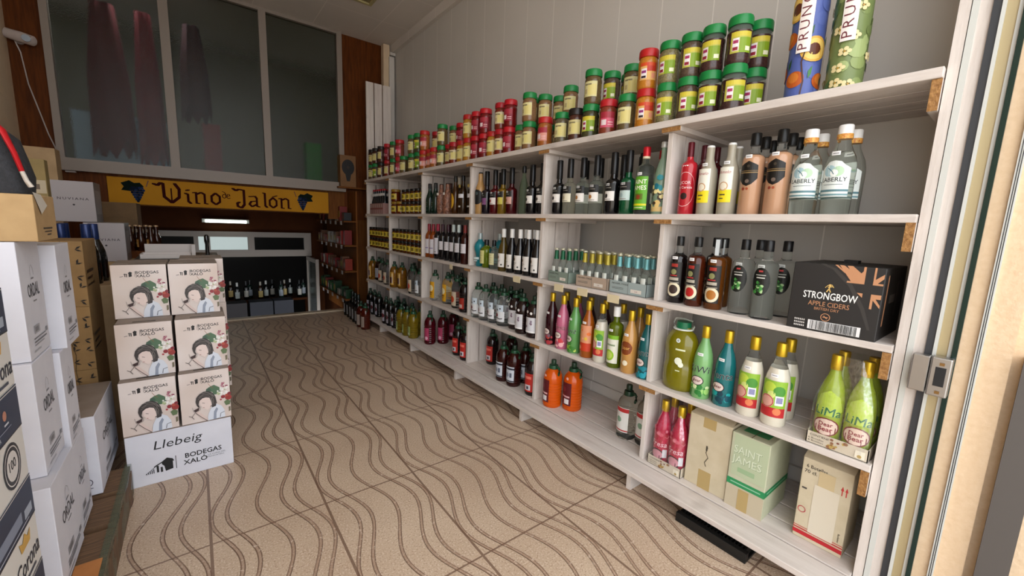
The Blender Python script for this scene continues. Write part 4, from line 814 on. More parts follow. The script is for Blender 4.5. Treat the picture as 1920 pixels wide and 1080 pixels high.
# black cider box
t, W, D, H = carton('cider_box', 1.702, 2.02, .277, .528, LV[2], LV[2]+.238, mat('black_card', '#262423', .5), 'black cardboard cider box with copper flag on middle shelf')
d = Decal(face_fn('-x', 0, 0, -W, 0), 2*D, H)
cop = '#c08a64'
d.many([('p', [(.30, 1.), (.45, .93), (.64, .72), (.80, .42), (.90, .15), (.93, .15), (.84, .44), (.68, .75), (.49, .95), (.36, 1.)], '#393634'),
 ('p', [(.52, 1.), (.57, 1.), (.78, .83), (.78, .79), (.66, .79)], cop), ('p', [(.47, 1.), (.50, 1.), (.60, .9), (.585, .895)], cop), ('p', [(.60, 1.0), (.66, 1.), (.755, .91), (.80, .98), (.80, .92), (.80, .78), (.74, .78)], cop),
 ('r', .775, .78, .80, 1., cop), ('r', .62, .765, .80, .79, cop),
 ('p', [(.885, 1.), (.905, 1.), (.905, .84), (.985, .92), (.985, .86), (.93, .79), (.985, .79), (.985, .765), (.885, .765)], cop),
 ('p', [(.885, .64), (.985, .64), (.985, .58), (.935, .58), (.985, .50), (.985, .46), (.91, .56), (.91, .44), (.885, .44)], cop), ('p', [(.78, .64), (.80, .64), (.80, .58), (.76, .62), (.74, .64)], cop),
 ('t', 'STRONGBOW', .46, .49, .105, '#ececea', {'bold': .02, 'width': .60}), ('t', 'APPLE CIDERS', .46, .385, .07, cop, {'width': .46}), ('t', 'BRITISH DRY', .45, .325, .04, cop, {'width': .28}),
 ('o', .45, .23, .058, .009, cop, 20), ('l', [(.42, .23), (.48, .23)], .012, cop), ('l', [(.43, .25), (.47, .21)], .01, cop),
 ('d', .45, .70, .018, '#d8b46a', 8), ('l', [(.45, .69), (.445, .65), (.42, .60)], .014, '#d8b46a'), ('l', [(.445, .65), (.465, .60)], .014, '#d8b46a'), ('l', [(.40, .66), (.43, .70), (.47, .71), (.495, .67)], .008, '#d8b46a'), ('l', [(.43, .67), (.48, .685)], .012, '#d8b46a'),
 ('r', .26, .03, .84, .165, '#e6e6e6')])
r_ = random.Random(2); u = .285
while u < .80:
    wd_ = r_.choice([.003, .005, .008]); d.rect(u, .035, u+wd_, .16, '#2c2c2c'); u += wd_ + r_.choice([.003, .004, .008])
for i in range(3):
    for j in range(6): d.rect(.10+j*.022, .05+i*.045, .114+j*.022, .075+i*.045, '#d0ccc8')
d.build('print', t)
MB().box(-.01, .03, -.02, .02, H, H+.012, mat('tape_flap', '#1a1818', .5)).build('loose_tape', t)
d = Decal(face_fn('-y', 0, 0, -D, 0), 2*W, H); d.text('STRONGBOW', .10, .5, .08, '#b0acaa', rot=90) if False else d.many([('r', .12, .2, .17, .9, cop), ('r', .3, .5, .55, .62, '#77726c'), ('r', .62, .3, .66, .8, '#55504c')]); d.build('print', t)

# kraft box with open flaps
t, W, D, H = carton('cardboard_box', 1.740, 1.99, .677, .862, LV[0], LV[0]+.335, KRAFT2, 'plain beige cardboard box with parcel tape, bottom shelf', seam=False)
tape = mat('parcel_tape', '#b39a66', .35)
d = Decal(face_fn('-x', 0, 0, -W, 0), 2*D, H); d.many([('r', .34, 0, .64, .26, tape), ('r', .34, .86, .64, 1.0, tape), ('l', [(.5, .6), (.47, .52), (.53, .46), (.46, .38), (.5, .33)], .012, '#5a5040'), ('r', .46, .55, .5, .62, '#4a4438')]); d.build('tape', t)
MB().add([(-W, -D, H), (-W, D, H), (-.02, D*.8, H+.03), (-.02, -D*.9, H+.025)], [(0, 1, 2, 3)], KRAFT2).build('flap', t)
MB().add([(W, -D, H), (W, D, H), (.02, D*.8, H+.022), (.02, -D*.9, H+.018)], [(0, 1, 2, 3)], KRAFT2).build('flap', t)
# Saint James box
t, W, D, H = carton('rum_box', 1.730, 1.975, .527, .672, LV[0], LV[0]+.328, simple_noise('pale_green_card', '#b2b496', '#bfc0a4', 12, rough=.75), 'pale green rum box with dark green band, bottom shelf')
for sd, c, pl, w2 in (('-x', 0, -W, 2*D), ('-y', 0, -D, 2*W)):
    d = Decal(face_fn(sd, c, 0, pl, 0), w2, H)
    d.many([('r', 0, .30, 1, .385, '#2c8a54'), ('r', .1, .335, .9, .35, '#8cc09c')])
    if sd == '-x': d.many([('r', 0, .0, 1, .29, '#bfb298'), ('r', .08, .44, .98, .985, '#b4bf9e'), ('t', 'SAINT', .47, .74, .10, '#8a9a7c', {'bold': .01, 'width': .72}), ('t', 'SAINT', .46, .745, .10, '#d4dcc4', {'width': .72}), ('t', 'JAMES', .47, .61, .10, '#8a9a7c', {'bold': .01, 'width': .78}), ('t', 'JAMES', .46, .615, .10, '#d4dcc4', {'width': .78}), ('r', .25, .5, .7, .56, '#9ab48c'), ('r', .34, 0, .62, .28, tape)])
    d.build('print', t)
d = Decal(face_fn('+z', 0, -.06, H, 0), .2, .12); d.rect(.1, .1, .42, .9, '#3c8a58'); d.build('green_patch', t)
# 6 botellas box
t, W, D, H = carton('wine_box', 1.765, 1.93, .276, .428, LV[0], LV[0]+.325, KRAFT2, 'beige box marked 6 Botellas 70 cl. with red stripes, bottom shelf', seam=False)
d = Decal(face_fn('-x', 0, 0, -W, 0), 2*D, H)
d.many([('r', 0, .045, 1, .095, '#b8242c'), ('r', 0, .11, 1, .125, '#b8242c'), ('r', 0, .14, 1, .148, '#b8242c'), ('t', '6 Botellas', .30, .89, .042, '#2c2824', {'bold': .01, 'width': .42}), ('t', '70 cl.', .19, .825, .042, '#2c2824', {'bold': .01}),
 ('p', [(.80, .78), (.83, .83), (.86, .78), (.84, .78), (.84, .72), (.82, .72), (.82, .78)], '#c03a3a'), ('p', [(.88, .78), (.91, .83), (.94, .78), (.92, .78), (.92, .72), (.90, .72), (.90, .78)], '#c03a3a'),
 ('r', .30, .12, .80, .72, '#d6ccb8'), ('r', .36, .72, .68, .9, '#c8b48c'), ('r', .06, .62, .16, .64, '#4a4440'), ('t', 'Beefeater', .88, .22, .02, '#2c2824', {'rot': -90}), ('o', .12, .36, .04, .008, '#b8404a', 14)])
d.build('print', t)
MB().add([(-W, -D, H), (-W, D, H), (-.01, D, H+.028), (-.01, -D, H+.022)], [(0, 1, 2, 3)], KRAFT2).build('flap', t)
MB().add([(W, -D, H), (W, D, H), (.02, D*.9, H+.02), (.02, -D*.9, H+.018)], [(0, 1, 2, 3)], KRAFT2).build('flap', t)
# wrapped trays
FILM = bpy.data.materials.new('shrink_film'); FILM.use_nodes = True
nt = FILM.node_tree; nt.nodes.remove(nt.nodes['Principled BSDF']); o_ = nt.nodes['Material Output']
a_ = nt.nodes.new('ShaderNodeBsdfTransparent'); b_ = nt.nodes.new('ShaderNodeBsdfGlossy'); b_.inputs['Roughness'].default_value = .12
b_.inputs['Color'].default_value = (.9, .95, 1, 1)
m_ = nt.nodes.new('ShaderNodeMixShader'); n_ = nt.nodes.new('ShaderNodeTexNoise'); n_.inputs['Scale'].default_value = 22
r2 = nt.nodes.new('ShaderNodeMapRange'); r2.inputs['From Min'].default_value = .35; r2.inputs['From Max'].default_value = .75; r2.inputs['To Min'].default_value = .05; r2.inputs['To Max'].default_value = .22
nt.links.new(n_.outputs['Fac'], r2.inputs['Value']); nt.links.new(r2.outputs[0], m_.inputs[0]); nt.links.new(a_.outputs[0], m_.inputs[1]); nt.links.new(b_.outputs[0], m_.inputs[2]); nt.links.new(m_.outputs[0], o_.inputs['Surface'])
def tray_pack(lv, x0, y0, nx, ny, key, cdesc, fdesc, wordcol):
    p = .0845; W, D = nx*p+.006, ny*p+.006; z = LV[lv]
    t = thing('bottle_tray', (x0, y0, z), cdesc, 'tray'); m = ink('#cfc3ae', .7)
    MB().box(0, W, 0, D, 0, .002, m).box(0, .003, 0, D, 0, .044, m).box(W-.003, W, 0, D, 0, .044, m).box(0, W, 0, .003, 0, .044, m).box(0, W, D-.003, D, 0, .044, m).build('tray_body', t)
    d = Decal(face_fn('-x', D/2, 0, 0, 0), D, .044); d.many([('t', 'CONTIENE', .22, .68, .17, '#4a4440', {'bold': .01, 'width': .32}), ('t', '6 Botellas', .17, .42, .13, '#4a4440', {'width': .26}), ('t', '6 Bottles', .17, .2, .13, '#4a4440', {'width': .26})] + rnd(18, ['#8a5a3a', '#b89a4a', '#7a3a28', '#a8803c'], 31, (.36, .1, .70, .9), (.06, .14)) + [('r', .80, .15, .95, .75, '#e8e0cc'), ('d', .87, .3, .14, '#b0924a', 8)]); d.build('print', t)
    for i in range(nx):
        for j in range(ny): place(key, K[key][3], x0+.003+p*(i+.5), y0+.003+p*(j+.5), z+.002, K[key][0], 'bottle', K[key][2], lv, .1, 'front row' if i == 0 else 'back row')
    # film: hull shrunk round the bottles
    b = MB(); pts = []
    levels = [(.004, -.004), (.15, -.003), (.20, .004), (.27, .022), (.325, .030), (.331, .034)]
    for zz, ins in levels:
        for (sx, sy) in ((0, 0), (1, 0), (1, 1), (0, 1)):
            cx = ins if sx == 0 else W-ins; cyy = ins if sy == 0 else D-ins; r = .03
            ax = cx+r if sx == 0 else cx-r; ay = cyy+r if sy == 0 else cyy-r
            base = {(0, 0): PI, (1, 0): 1.5*PI, (1, 1): 0, (0, 1): .5*PI}[(sx, sy)]
            for q in range(4): pts.append((ax+r*math.cos(base+q*PI/6), ay+r*math.sin(base+q*PI/6), zz))
    fs = [(a*16+i, a*16+(i+1) % 16, (a+1)*16+(i+1) % 16, (a+1)*16+i) for a in range(len(levels)-1) for i in range(16)]
    fs.append(tuple(range((len(levels)-1)*16, len(levels)*16)))
    b.add(pts, fs, FILM, True); tag(b.build('shrink_film', None, (x0, y0, z)), fdesc, 'plastic film')
K['fresa'] = ('hot pink strawberry liqueur bottle with gold cap in tray', 'bottle', 'pink liqueur bottles in wrapped tray', liq(LQ('#b82044'), [(.03, .62, 2.3, None, [('r', 0, 0, 1, .1, '#a01c28')] + rnd(12, ['#d05a70', '#e08090', '#a81c30'], 12, (.1, .6, .9, .95), (.03, .06)) + [('t', 'Fresa', .5, .48, .14, '#e8c0c8', {'bold': .02, 'shear': .2}), ('d', .45, .26, .15, '#2c1418', 16, {'sx': 1.2}), ('d', .45, .26, .12, '#c88a94', 16, {'sx': 1.2}), ('r', .72, .2, .95, .42, '#d8d8dc')])], sticker=None))
tray_pack(1, 1.712, .244, 2, 2, 'lima', 'cardboard tray marked CONTIENE holding lime green bottles', 'clear shrink film wrapped around the lime green bottles', 0)
tray_pack(0, 1.722, .872, 2, 2, 'fresa', 'cardboard tray holding the pink strawberry bottles', 'clear shrink film wrapped around the pink strawberry bottles', 0)

# rodent-box / vent grate below the shelf
t = thing('plastic_grate', (1.645, .66, 0), 'black plastic slatted grate on the floor under the shelving', 'grate')
bk = mat('black_plastic', '#141414', .45); b = MB().box(-.055, .055, -.145, .145, .0, .012, bk).box(-.055, -.030, -.145, .145, .012, .042, bk).box(.040, .055, -.145, .145, .012, .042, bk)
b.build('base', t, bevel=.002)
b = MB()
for i in range(20): b.box(-.03, .04, -.135+i*.014, -.129+i*.014, .012, .045, bk)
b.build('slats', t)

# ------------------------------------------------------------------ BODEGAS BOXES (left centre)
ART = simple_noise('watercolour_print', '#cbbab0', '#dbd0cb', 5, rough=.5, detail=1)
def art(d, s=1.0):
    V = lambda fx, fy: (fx, 1-fy)
    d.rect(0, 0, 1, 1, ART)
    d.many([('l', [V(.42, .12), V(.42, .225)], .006, '#6a6460'), ('t', 'BODEGAS', .645, 1-.168, .052, '#1e1c1c', {'bold': .03, 'width': .42}), ('t', 'XALÓ', .56, 1-.232, .052, '#1e1c1c', {'bold': .03, 'width': .26}),
     ('p', [V(.30, .15), V(.335, .125), V(.37, .14), V(.375, .155), V(.365, .155), V(.365, .215), V(.31, .225), V(.31, .165)], '#1e1c1c'), ('r', .235, 1-.22, .25, 1-.16, '#1e1c1c'), ('r', .265, 1-.225, .28, 1-.175, '#1e1c1c'), ('r', .22, 1-.175, .285, 1-.165, '#1e1c1c'), ('l', [V(.15, .22), V(.21, .21)], .008, '#4a4644'),
     # leaves and flowers
     ('p', [V(.60, .32), V(.68, .30), V(.78, .36), V(.82, .44), V(.76, .50), V(.66, .50), V(.64, .44), V(.56, .42), V(.52, .36)], '#4f6b52'), ('p', [V(.52, .36), V(.58, .34), V(.62, .40), V(.56, .43), V(.5, .42)], '#41594a'),
     ('l', [V(.56, .25), V(.6, .31), V(.66, .36)], .006, '#8a5a40')])
    r = random.Random(4)
    for i in range(12): d.disc(r.uniform(.82, .95), 1-r.uniform(.28, .37), .016, r.choice(['#9c5a68', '#8a4458', '#b07a84']), 7)
    for i in range(26): d.disc(r.uniform(.74, .98), 1-r.uniform(.38, .60), r.uniform(.012, .03), r.choice(['#e4e0dc', '#d8d8d0', '#eceae6', '#a8b48c']), 7)
    for u, v, q, c in ((.85, .57, .035, '#8a2c34'), (.96, .60, .055, '#8f3330'), (.93, .55, .03, '#a84a3c'), (.98, .52, .03, '#7c2830'), (.80, .62, .018, '#a04048')): d.disc(u, 1-v, q, c, 10)
    d.many([('p', [V(.86, .68), V(.93, .64), V(1., .68), V(.98, .75), V(.9, .76)], '#5c6e4c'), ('p', [V(.95, .80), V(.99, .79), V(.99, .88), V(.95, .9)], '#6c6450'),
     # white shirt
     ('p', [V(.50, 1.), V(.53, .86), V(.60, .74), V(.70, .69), V(.80, .74), V(.86, .84), V(.87, .99)], '#cfd4de'), ('p', [V(.62, 1.), V(.64, .84), V(.70, .76), V(.73, .80), V(.69, .88), V(.68, 1.)], '#8c94a4'),
     ('l', [V(.76, .98), V(.78, .90), V(.86, .88)], .012, '#6c7078'),
     # face and neck
     ('p', [V(.36, .55), V(.45, .50), V(.58, .54), V(.62, .66), V(.60, .72), V(.52, .78), V(.46, .74), V(.42, .73), V(.41, .69), V(.38, .68), V(.37, .62)], '#dcc9c2'),
     # hair
     ('p', [V(.31, .66), V(.29, .58), V(.31, .50), V(.37, .44), V(.46, .40), V(.56, .40), V(.64, .45), V(.69, .53), V(.71, .64), V(.69, .73), V(.61, .75), V(.60, .62), V(.57, .54), V(.50, .52), V(.43, .53), V(.37, .57), V(.345, .64), V(.365, .70), V(.34, .70)], '#3a3534'),
     ('l', [V(.36, .50), V(.46, .45), V(.58, .47), V(.64, .52)], .008, '#7c7470'), ('l', [V(.34, .54), V(.44, .48), V(.56, .50), V(.62, .57)], .008, '#6c6460'), ('l', [V(.42, .43), V(.52, .42), V(.62, .47), (.67, .46)], .007, '#85807c'), ('l', [V(.60, .56), V(.62, .62), V(.61, .69)], .008, '#85807c'), ('l', [V(.62, .52), V(.65, .60), V(.64, .68)], .010, '#6c6460'),
     ('l', [V(.42, .62), V(.47, .635)], .008, '#3a3230'), ('l', [V(.43, .715), V(.46, .72)], .008, '#8a3a3a'),
     ('l', [V(.58, .72), V(.66, .69), V(.72, .66)], .014, '#4a4444'),
     # arm and glass
     ('p', [V(.26, .78), V(.31, .76), V(.44, .88), V(.52, .97), V(.50, 1.), V(.38, .93)], '#d2beb6'), ('l', [V(.28, .80), V(.38, .90), V(.50, 1.)], .010, '#4a4040'),
     ('p', [V(.24, .74), V(.36, .70), V(.34, .76), V(.27, .79)], '#3c2a2a'), ('l', [V(.22, .68), V(.24, .77), V(.30, .79), V(.37, .75), V(.38, .68)], .006, '#8a8480'), ('l', [V(.27, .79), V(.20, .87)], .008, '#5a5250'), ('l', [V(.14, .84), V(.20, .87), V(.24, .92)], .010, '#5a5250')])
BX = thing('wine_box', (0, 0, 0)); WB, DB, HB = .0965, .13, .250
EDG = simple_noise('taupe_card', '#877a70', '#978a80', 10, rough=.7)
MB().box(-WB, WB, -DB, DB, 0, HB, EDG).build('carton_body', BX, bevel=.002)
MB().box(-WB+.003, WB-.003, -.0012, .0012, HB, HB+.0005, mat('seam', '#4a4038', .8)).box(-.04, .04, -DB+.035, -DB+.045, HB, HB+.0006, mat('seam', '#2a2420', .8)).build('lid_seam', BX)
d = Decal(face_fn('-y', 0, 0, -DB, 0), 2*WB, HB); art(d); d.build('printed_artwork', BX)
d = Decal(face_fn('+x', 0, 0, WB, 0), 2*DB, HB); d.rect(0, 0, 1, 1, ART)
r_ = random.Random(9)
for i in range(16): d.disc(r_.uniform(.03, .3), r_.uniform(.3, .8), r_.uniform(.02, .05), r_.choice(['#8f3330', '#7c2830', '#dcd8d2', '#5c6e4c', '#e6e2de']), 8)
d.build('side_artwork', BX)
bl = [(-.212, 2.50, .252, 'left box of the bottom pair, woman with wine glass print'), (-.008, 2.50, .252, 'right box of the bottom pair, woman with wine glass print'),
      (-.210, 2.552, .5035, 'left box of the middle pair, woman with wine glass print'), (-.005, 2.552, .5035, 'right box of the middle pair, woman with wine glass print'),
      (-.218, 2.682, .755, 'left box of the top pair, woman with wine glass print'), (-.018, 2.682, .755, 'right box of the top pair, woman with wine glass print')]
for i, (x, y, z, l) in enumerate(bl):
    o = BX if i == 0 else copy_tree(BX)
    o.location = (x, y, z); o.rotation_euler = (0, 0, 0); tag(o, l, 'box', 'printed wine boxes stacked in pairs')
for i, (x, y, z, l) in enumerate([(.022, 2.95, .252, 'lowest'), (.020, 2.95, .5035, 'second'), (.018, 2.95, .755, 'topmost')]):
    o = copy_tree(BX); o.location = (x, y, z); tag(o, l + ' printed box of the stack hidden behind the front boxes', 'box', 'printed wine boxes behind')
t, W, D, H = carton('display_box', -.307, .085, 2.36, 2.80, 0, .250, WHITEC, 'white box lettered Llebeig on the floor under the printed boxes')
d = Decal(face_fn('-y', 0, 0, -D, 0), 2*W, H)
d.many([('t', 'Llebeig', .47, .665, .17, '#1e2024', {'shear': .18, 'width': .46}), ('t', 'BODEGAS', .70, .36, .095, '#16181a', {'bold': .035, 'width': .36, 'spacing': 1.0}), ('t', 'XALÓ', .615, .225, .095, '#16181a', {'bold': .035, 'width': .23}),
 ('t', 'LA CUNA DEL', .83, .30, .03, '#5a5e64', {'width': .18}), ('t', 'MOSCATELL', .82, .255, .03, '#5a5e64', {'width': .17}), ('l', [(.43, .20), (.43, .46)], .01, '#2a2c30'),
 ('p', [(.30, .40), (.35, .46), (.40, .42), (.415, .37), (.40, .37), (.40, .22), (.33, .20), (.32, .31), (.30, .35)], '#16181a'), ('r', .25, .21, .27, .34, '#16181a'), ('r', .285, .20, .305, .30, '#16181a'), ('l', [(.23, .33), (.30, .39)], .02, '#16181a')] +
 [('l', [(.16+i*.016, .21), (.16+i*.016, .235+i*.014)], .012, '#2a2c30') for i in range(5)] + [('l', [(.15, .22), (.24, .33)], .008, '#2a2c30')]); d.build('print', t)
MB().box(-W, W, -D, D, H, H+.0015, EDG).build('top_sheet', t)

# ------------------------------------------------------------------ LEFT PALLET AND STACKS
pl = thing('wooden_pallet', (0, 0, 0), 'low wooden pallet wrapped in green film under the stacked boxes', 'pallet')
PW = simple_noise('pallet_wood', '#4e3a2a', '#7a5c40', 7, (2, 20, 2), .8)
b = MB()
for i in range(6): b.box(-1.12, -.294, 1.02+i*.225, 1.02+i*.225+.19, .108, .128, PW)
b.build('deck_boards', pl)
b = MB()
for x in (-1.08, -.72, -.37): b.box(x, x+.08, 1.02, 2.33, 0, .108, PW)
b.build('bearer', pl)
gf = mat('green_film', '#5f7a66', .18, trans=.3, alpha=.42)
b = MB(); r_ = random.Random(12); n = 26; P1 = []
for zz in (0.004, .05, .10, .131):
    for i in range(n+1):
        P1.append((-.291+r_.uniform(-.002, .004), 1.02+i*1.33/n, zz))
for i in range(n+1): P1.append((-.312, 1.02+i*1.33/n, .1335))
b.add(P1, [(a*(n+1)+i, a*(n+1)+i+1, (a+1)*(n+1)+i+1, (a+1)*(n+1)+i) for a in range(4) for i in range(n)], gf, True)
b.build('film_wrap', pl)
KB0 = simple_noise('orange_card', '#a86a34', '#b87840', 12, rough=.7)
tag(MB().box(-.364, -.302, 1.40, 1.71, .1345, .139, KB0).build('cardboard_sheet'), 'orange-brown cardboard offcut lying on the pallet edge', 'cardboard')

PZ = .1345
ordal = []
def ordal_box(i, x, y, z, w, dp, h, label):
    """x: right face, y: front face"""
    t = thing('bottle_box', (x, y, z), label, 'box', 'white bottle boxes stacked on the pallet')
    MB().box(-w, 0, 0, dp, 0, h, WHITEC).build('carton_body', t, bevel=.002)
    d = Decal(face_fn('+x', dp/2, 0, 0, 0), dp, h)
    d.many([('t', 'ORDAL', .52, .52, .115, '#3a3a40', {'bold': .03, 'width': .52}), ('l', [(.44, .70), (.46, .76), (.52, .79), (.58, .76), (.60, .70)], .006, '#8a8a90'), ('r', .46, .665, .58, .68, '#77777d'), ('r', .44, .47, .60, .482, '#77777d'),
      ('r', .30, .20, .56, .27, '#9a9aa0'), ('r', .34, .215, .5, .255, '#66666c'), ('r', .24, .155, .80, .165, '#66666c'), ('r', .24, .125, .84, .137, '#55555a'), ('r', .24, .10, .7, .11, '#88888e'), ('r', .82, .16, .92, .20, '#77777d'), ('r', .18, .05, .5, .062, '#a0a0a6')])
    d.build('print', t)
    return t
ordal_box(0, -.366, 1.600, PZ, .34, .262, .340, 'lowest front white box, first stack beside the navy cartons')
ordal_box(1, -.385, 1.676, PZ+.3415, .34, .205, .340, 'middle white box, first stack beside the navy cartons')
ordal_box(2, -.388, 1.694, PZ+.683, .34, .200, .338, 'top white box under the brown carton')
ordal_box(3, -.373, 1.870, PZ, .30, .200, .318, 'lowest white box of second stack, touching the pallet edge')
ordal_box(4, -.373, 1.897, PZ+.3190, .20, .155, .333, 'middle white box of second stack with crushed corner')
ordal_box(5, -.362, 1.945, PZ+.6530, .20, .178, .345, 'top white box of second stack jutting toward the aisle')
t = ordal_box(6, -.354, 2.144, PZ, .25, .430, .325, 'single low white box with grey lid nearest the printed boxes')
MB().box(-.248, -.002, .002, .428, .325, .3265, EDG).build('lid', t)
d = Decal(face_fn('+z', -.125, .12, .3267, 0), .16, .2); d.many([('t', 'ORDAL', .5, .4, .3, '#5a4a50', {'bold': .03, 'width': .7})]); d.build('lid_print', t)
d = Decal(face_fn('-y', -.125, 0, 0, 0), .25, .325); d.many([('o', .84, .17, .05, .008, '#3a3a4a', 14), ('r', .80, .15, .87, .19, '#3a3a4a'), ('r', .78, .09, .90, .10, '#5a5a6a')]); d.build('print', t)
# navy and white beer cartons
for i in range(4):
    z0 = .2075+.2175*i
    t = thing('beer_carton', (-.34, .96, z0), ['lowest', 'second', 'third', 'topmost'][i] + ' white and navy beer carton at left edge', 'carton', 'navy banded beer cartons')
    MB().box(-.30, 0, 0, .40, 0, .2165, mat('beer_white', '#d2cfca', .5)).build('carton_body', t, bevel=.002)
    d = Decal(face_fn('+x', .2, 0, 0, 0), .40, .2165)
    nv = '#1c2b44'
    d.rect(0, .56, 1, 1, nv); d.rect(0, .975, 1, .985, '#c8c4c0'); d.rect(0, .55, 1, .565, '#15181c')
    if i % 2 == 0: d.many([('d', .36+.14*k, .80, .05, '#b87c64', 12) for k in range(4)] + [('r', .34+.14*k, .70, .40+.14*k, .72, '#c8ccd4') for k in range(4)] + [('r', .3, .66, .85, .668, '#8a94a8')] + [('t', 'CERVEZA', .62, .60, .045, '#b8c0cc')])
    else: d.many([('r', .45, .64, .80, .76, '#7a8498'), ('r', .84, .62, .96, .72, '#9aa4b4'), ('r', .2, .59, .9, .60, '#b8c0cc')])
    if i == 2: d.many([('d', .78, .28, .23, '#22242a', 24), ('o', .78, .28, .20, .012, '#d0ccc8', 24), ('d', .78, .28, .15, '#d0ccc8', 20), ('t', '100', .78, .25, .10, '#22242a', {'bold': .03}), ('t', 'Corona', .30, .2, .2, '#1c2030', {'bold': .01, 'shear': .2})])
    else: d.many([('t', 'Corona', .80, .13, .19, '#1c2030', {'bold': .01, 'shear': .2, 'width': .36}), ('p', [(.72, .38), (.70, .50), (.75, .46), (.79, .53), (.83, .46), (.88, .50), (.86, .38)], '#c49a48'), ('r', .70, .05, .9, .08, '#3a4050')])
    d.build('print', t)
tag(MB().box(-.68, -.33, .94, 1.37, PZ, .2065, mat('beer_base', '#c4c0ba', .6)).build('carton_stack_base'), 'plain pale cardboard base under the navy beer cartons', 'carton')
# brown carton + black bags on top
t = thing('brown_carton', (-.345, 1.70, PZ+1.0225), 'kraft brown carton with torn paper tag on top of white boxes', 'box')
KB = simple_noise('kraft_bright', '#a5865c', '#b39468', 16, rough=.75)
MB().box(-.40, 0, 0, .21, 0, .128, KB).build('carton_body', t, bevel=.002)
d = Decal(face_fn('+x', .105, 0, 0, 0), .21, .128); d.many([('r', .3, .25, .75, .29, '#4a3a28'), ('r', .35, .18, .7, .21, '#4a3a28'), ('r', .45, .11, .65, .14, '#4a3a28')]); d.build('print', t)
MB().add([(.001, .0, .135), (.001, .075, .130), (.0035, .115, .10), (.0035, .05, .075)], [(0, 1, 2, 3)], mat('paper_tag', '#c9c2b6', .7)).build('paper_tag', t)
bag = thing('fabric_bag', (-.37, 1.80, PZ+1.152), 'dark grey fabric bag with red strap standing on brown carton', 'bag')
bc = simple_noise('black_fabric', '#1c1d20', '#2a2b30', 90, rough=.8, bump=.4)
b = MB(); vs = []; lv_ = [(0, .10, .065), (.05, .105, .065), (.10, .095, .06), (.15, .085, .05), (.18, .055, .035), (.195, .02, .015)]
for z, a, c in lv_:
    for i in range(16):
        q = 2*PI*i/16; vs.append((-.09+a*(abs(math.cos(q))**.6)*(1 if math.cos(q) > 0 else -1), c*(abs(math.sin(q))**.6)*(1 if math.sin(q) > 0 else -1), z))
fs = [(k*16+i, k*16+(i+1) % 16, (k+1)*16+(i+1) % 16, (k+1)*16+i) for k in range(5) for i in range(16)] + [tuple(range(15, -1, -1)), tuple(range(80, 96))]
b.add(vs, fs, bc, True); b.build('bag_body', bag)
MB().tube([(-.045, -.055, .195), (-.02, -.066, .165), (-.004, -.069, .11), (.006, -.069, .06)], .011, mat('red_strap', '#b0141c', .45), 8, .5).build('red_strap', bag)
MB().tube([(.006, -.069, .06), (.012, -.068, .035), (.018, -.064, .02)], .0105, mat('white_tip', '#cfc8c0', .5), 8, .5).build('strap_tip', bag)
MB().tube([(-.07, -.07, .17), (-.06, -.075, .15), (-.07, -.075, .14)], .003, mat('zip', '#888', .4, metal=.6) if False else mat('zip', '#8a8a8a', .4, metal=.6), 6).build('zip_pull', bag)
# vine-pattern boxes
def vine_box(z, h, label):
    t = thing('vine_box', (-.40, 2.60, z), label, 'box', 'kraft boxes with black leaf print'); m = simple_noise('vine_kraft', '#84673f', '#937347', 14, rough=.75)
    MB().box(-.24, 0, 0, .30, 0, h, m).build('carton_body', t, bevel=.002)
    d = Decal(face_fn('-y', -.12, 0, 0, 0), .24, h); r = random.Random(int(z*100)); L = []
    for k in range(5):
        for uu in (.15, .42, .72, .9):
            v = .1+k*.19+r.uniform(-.03, .03); a = r.uniform(-.5, .9); L.append(uu)
            for sgn in (1, -1):
                c, s2 = math.cos(a+sgn*.5), math.sin(a+sgn*.5); px, py = uu+r.uniform(-.02, .02), v
                d.poly([(px, py), (px+c*.05-s2*.015, py+s2*.045+.012), (px+c*.10, py+s2*.085), (px+c*.05+s2*.015, py+s2*.045-.012)], '#1c1814')
    for uu in (.42, .72): d.line([(uu, 0), (uu+.03, .25), (uu-.02, .5), (uu+.03, .75), (uu, 1)], .006, '#3a2c1c')
    d.build('leaf_print', t)
    d = Decal(face_fn('+x', .15, 0, 0, 0), .30, h); d.many([('r', .1, .5, .6, .55, '#3a2c1c'), ('r', .1, .4, .5, .44, '#3a2c1c'), ('r', .1, .3, .6, .33, '#3a2c1c')]); d.build('side_print', t)
for i, (z, h) in enumerate(((.0, .225), (.2255, .2945), (.5205, .2945), (.8155, .2945))):
    vine_box(z, h, ['bottom', 'third', 'second', 'top'][i] + ' kraft box with black leaf print in tall stack')
# blue capsule bottles behind
bb = bottle('cava_bottle', 'burg', .044, .310, gloss('#0a0d10'), mat('blue_foil', '#182a58', .3, metal=.3), [(.12, .42, 1.6, '#8a8a94', [])], capz=.72, capR=.46, n=18)
t, W, D, H = carton('storage_box', -.75, -.36, 2.93, 3.28, 0, .865, KRAFT, 'tall kraft carton behind leaf-print boxes carrying the blue-foil bottles')
for i, (x, y) in enumerate([(-.535, 3.02), (-.615, 3.05), (-.445, 3.02), (-.435, 3.14), (-.545, 3.15)]):
    c = place('cava', bb, x, y, .866, '', 'bottle', 'blue-foil bottles behind the boxes'); c['label'] = ['blue-foil sparkling bottle, second from left behind leaf-print boxes', 'blue-foil sparkling bottle, leftmost behind leaf-print boxes', 'blue-foil sparkling bottle, third from left behind leaf-print boxes', 'blue-foil sparkling bottle at the right end, body showing', 'blue-foil sparkling bottle standing in the back row'][i]
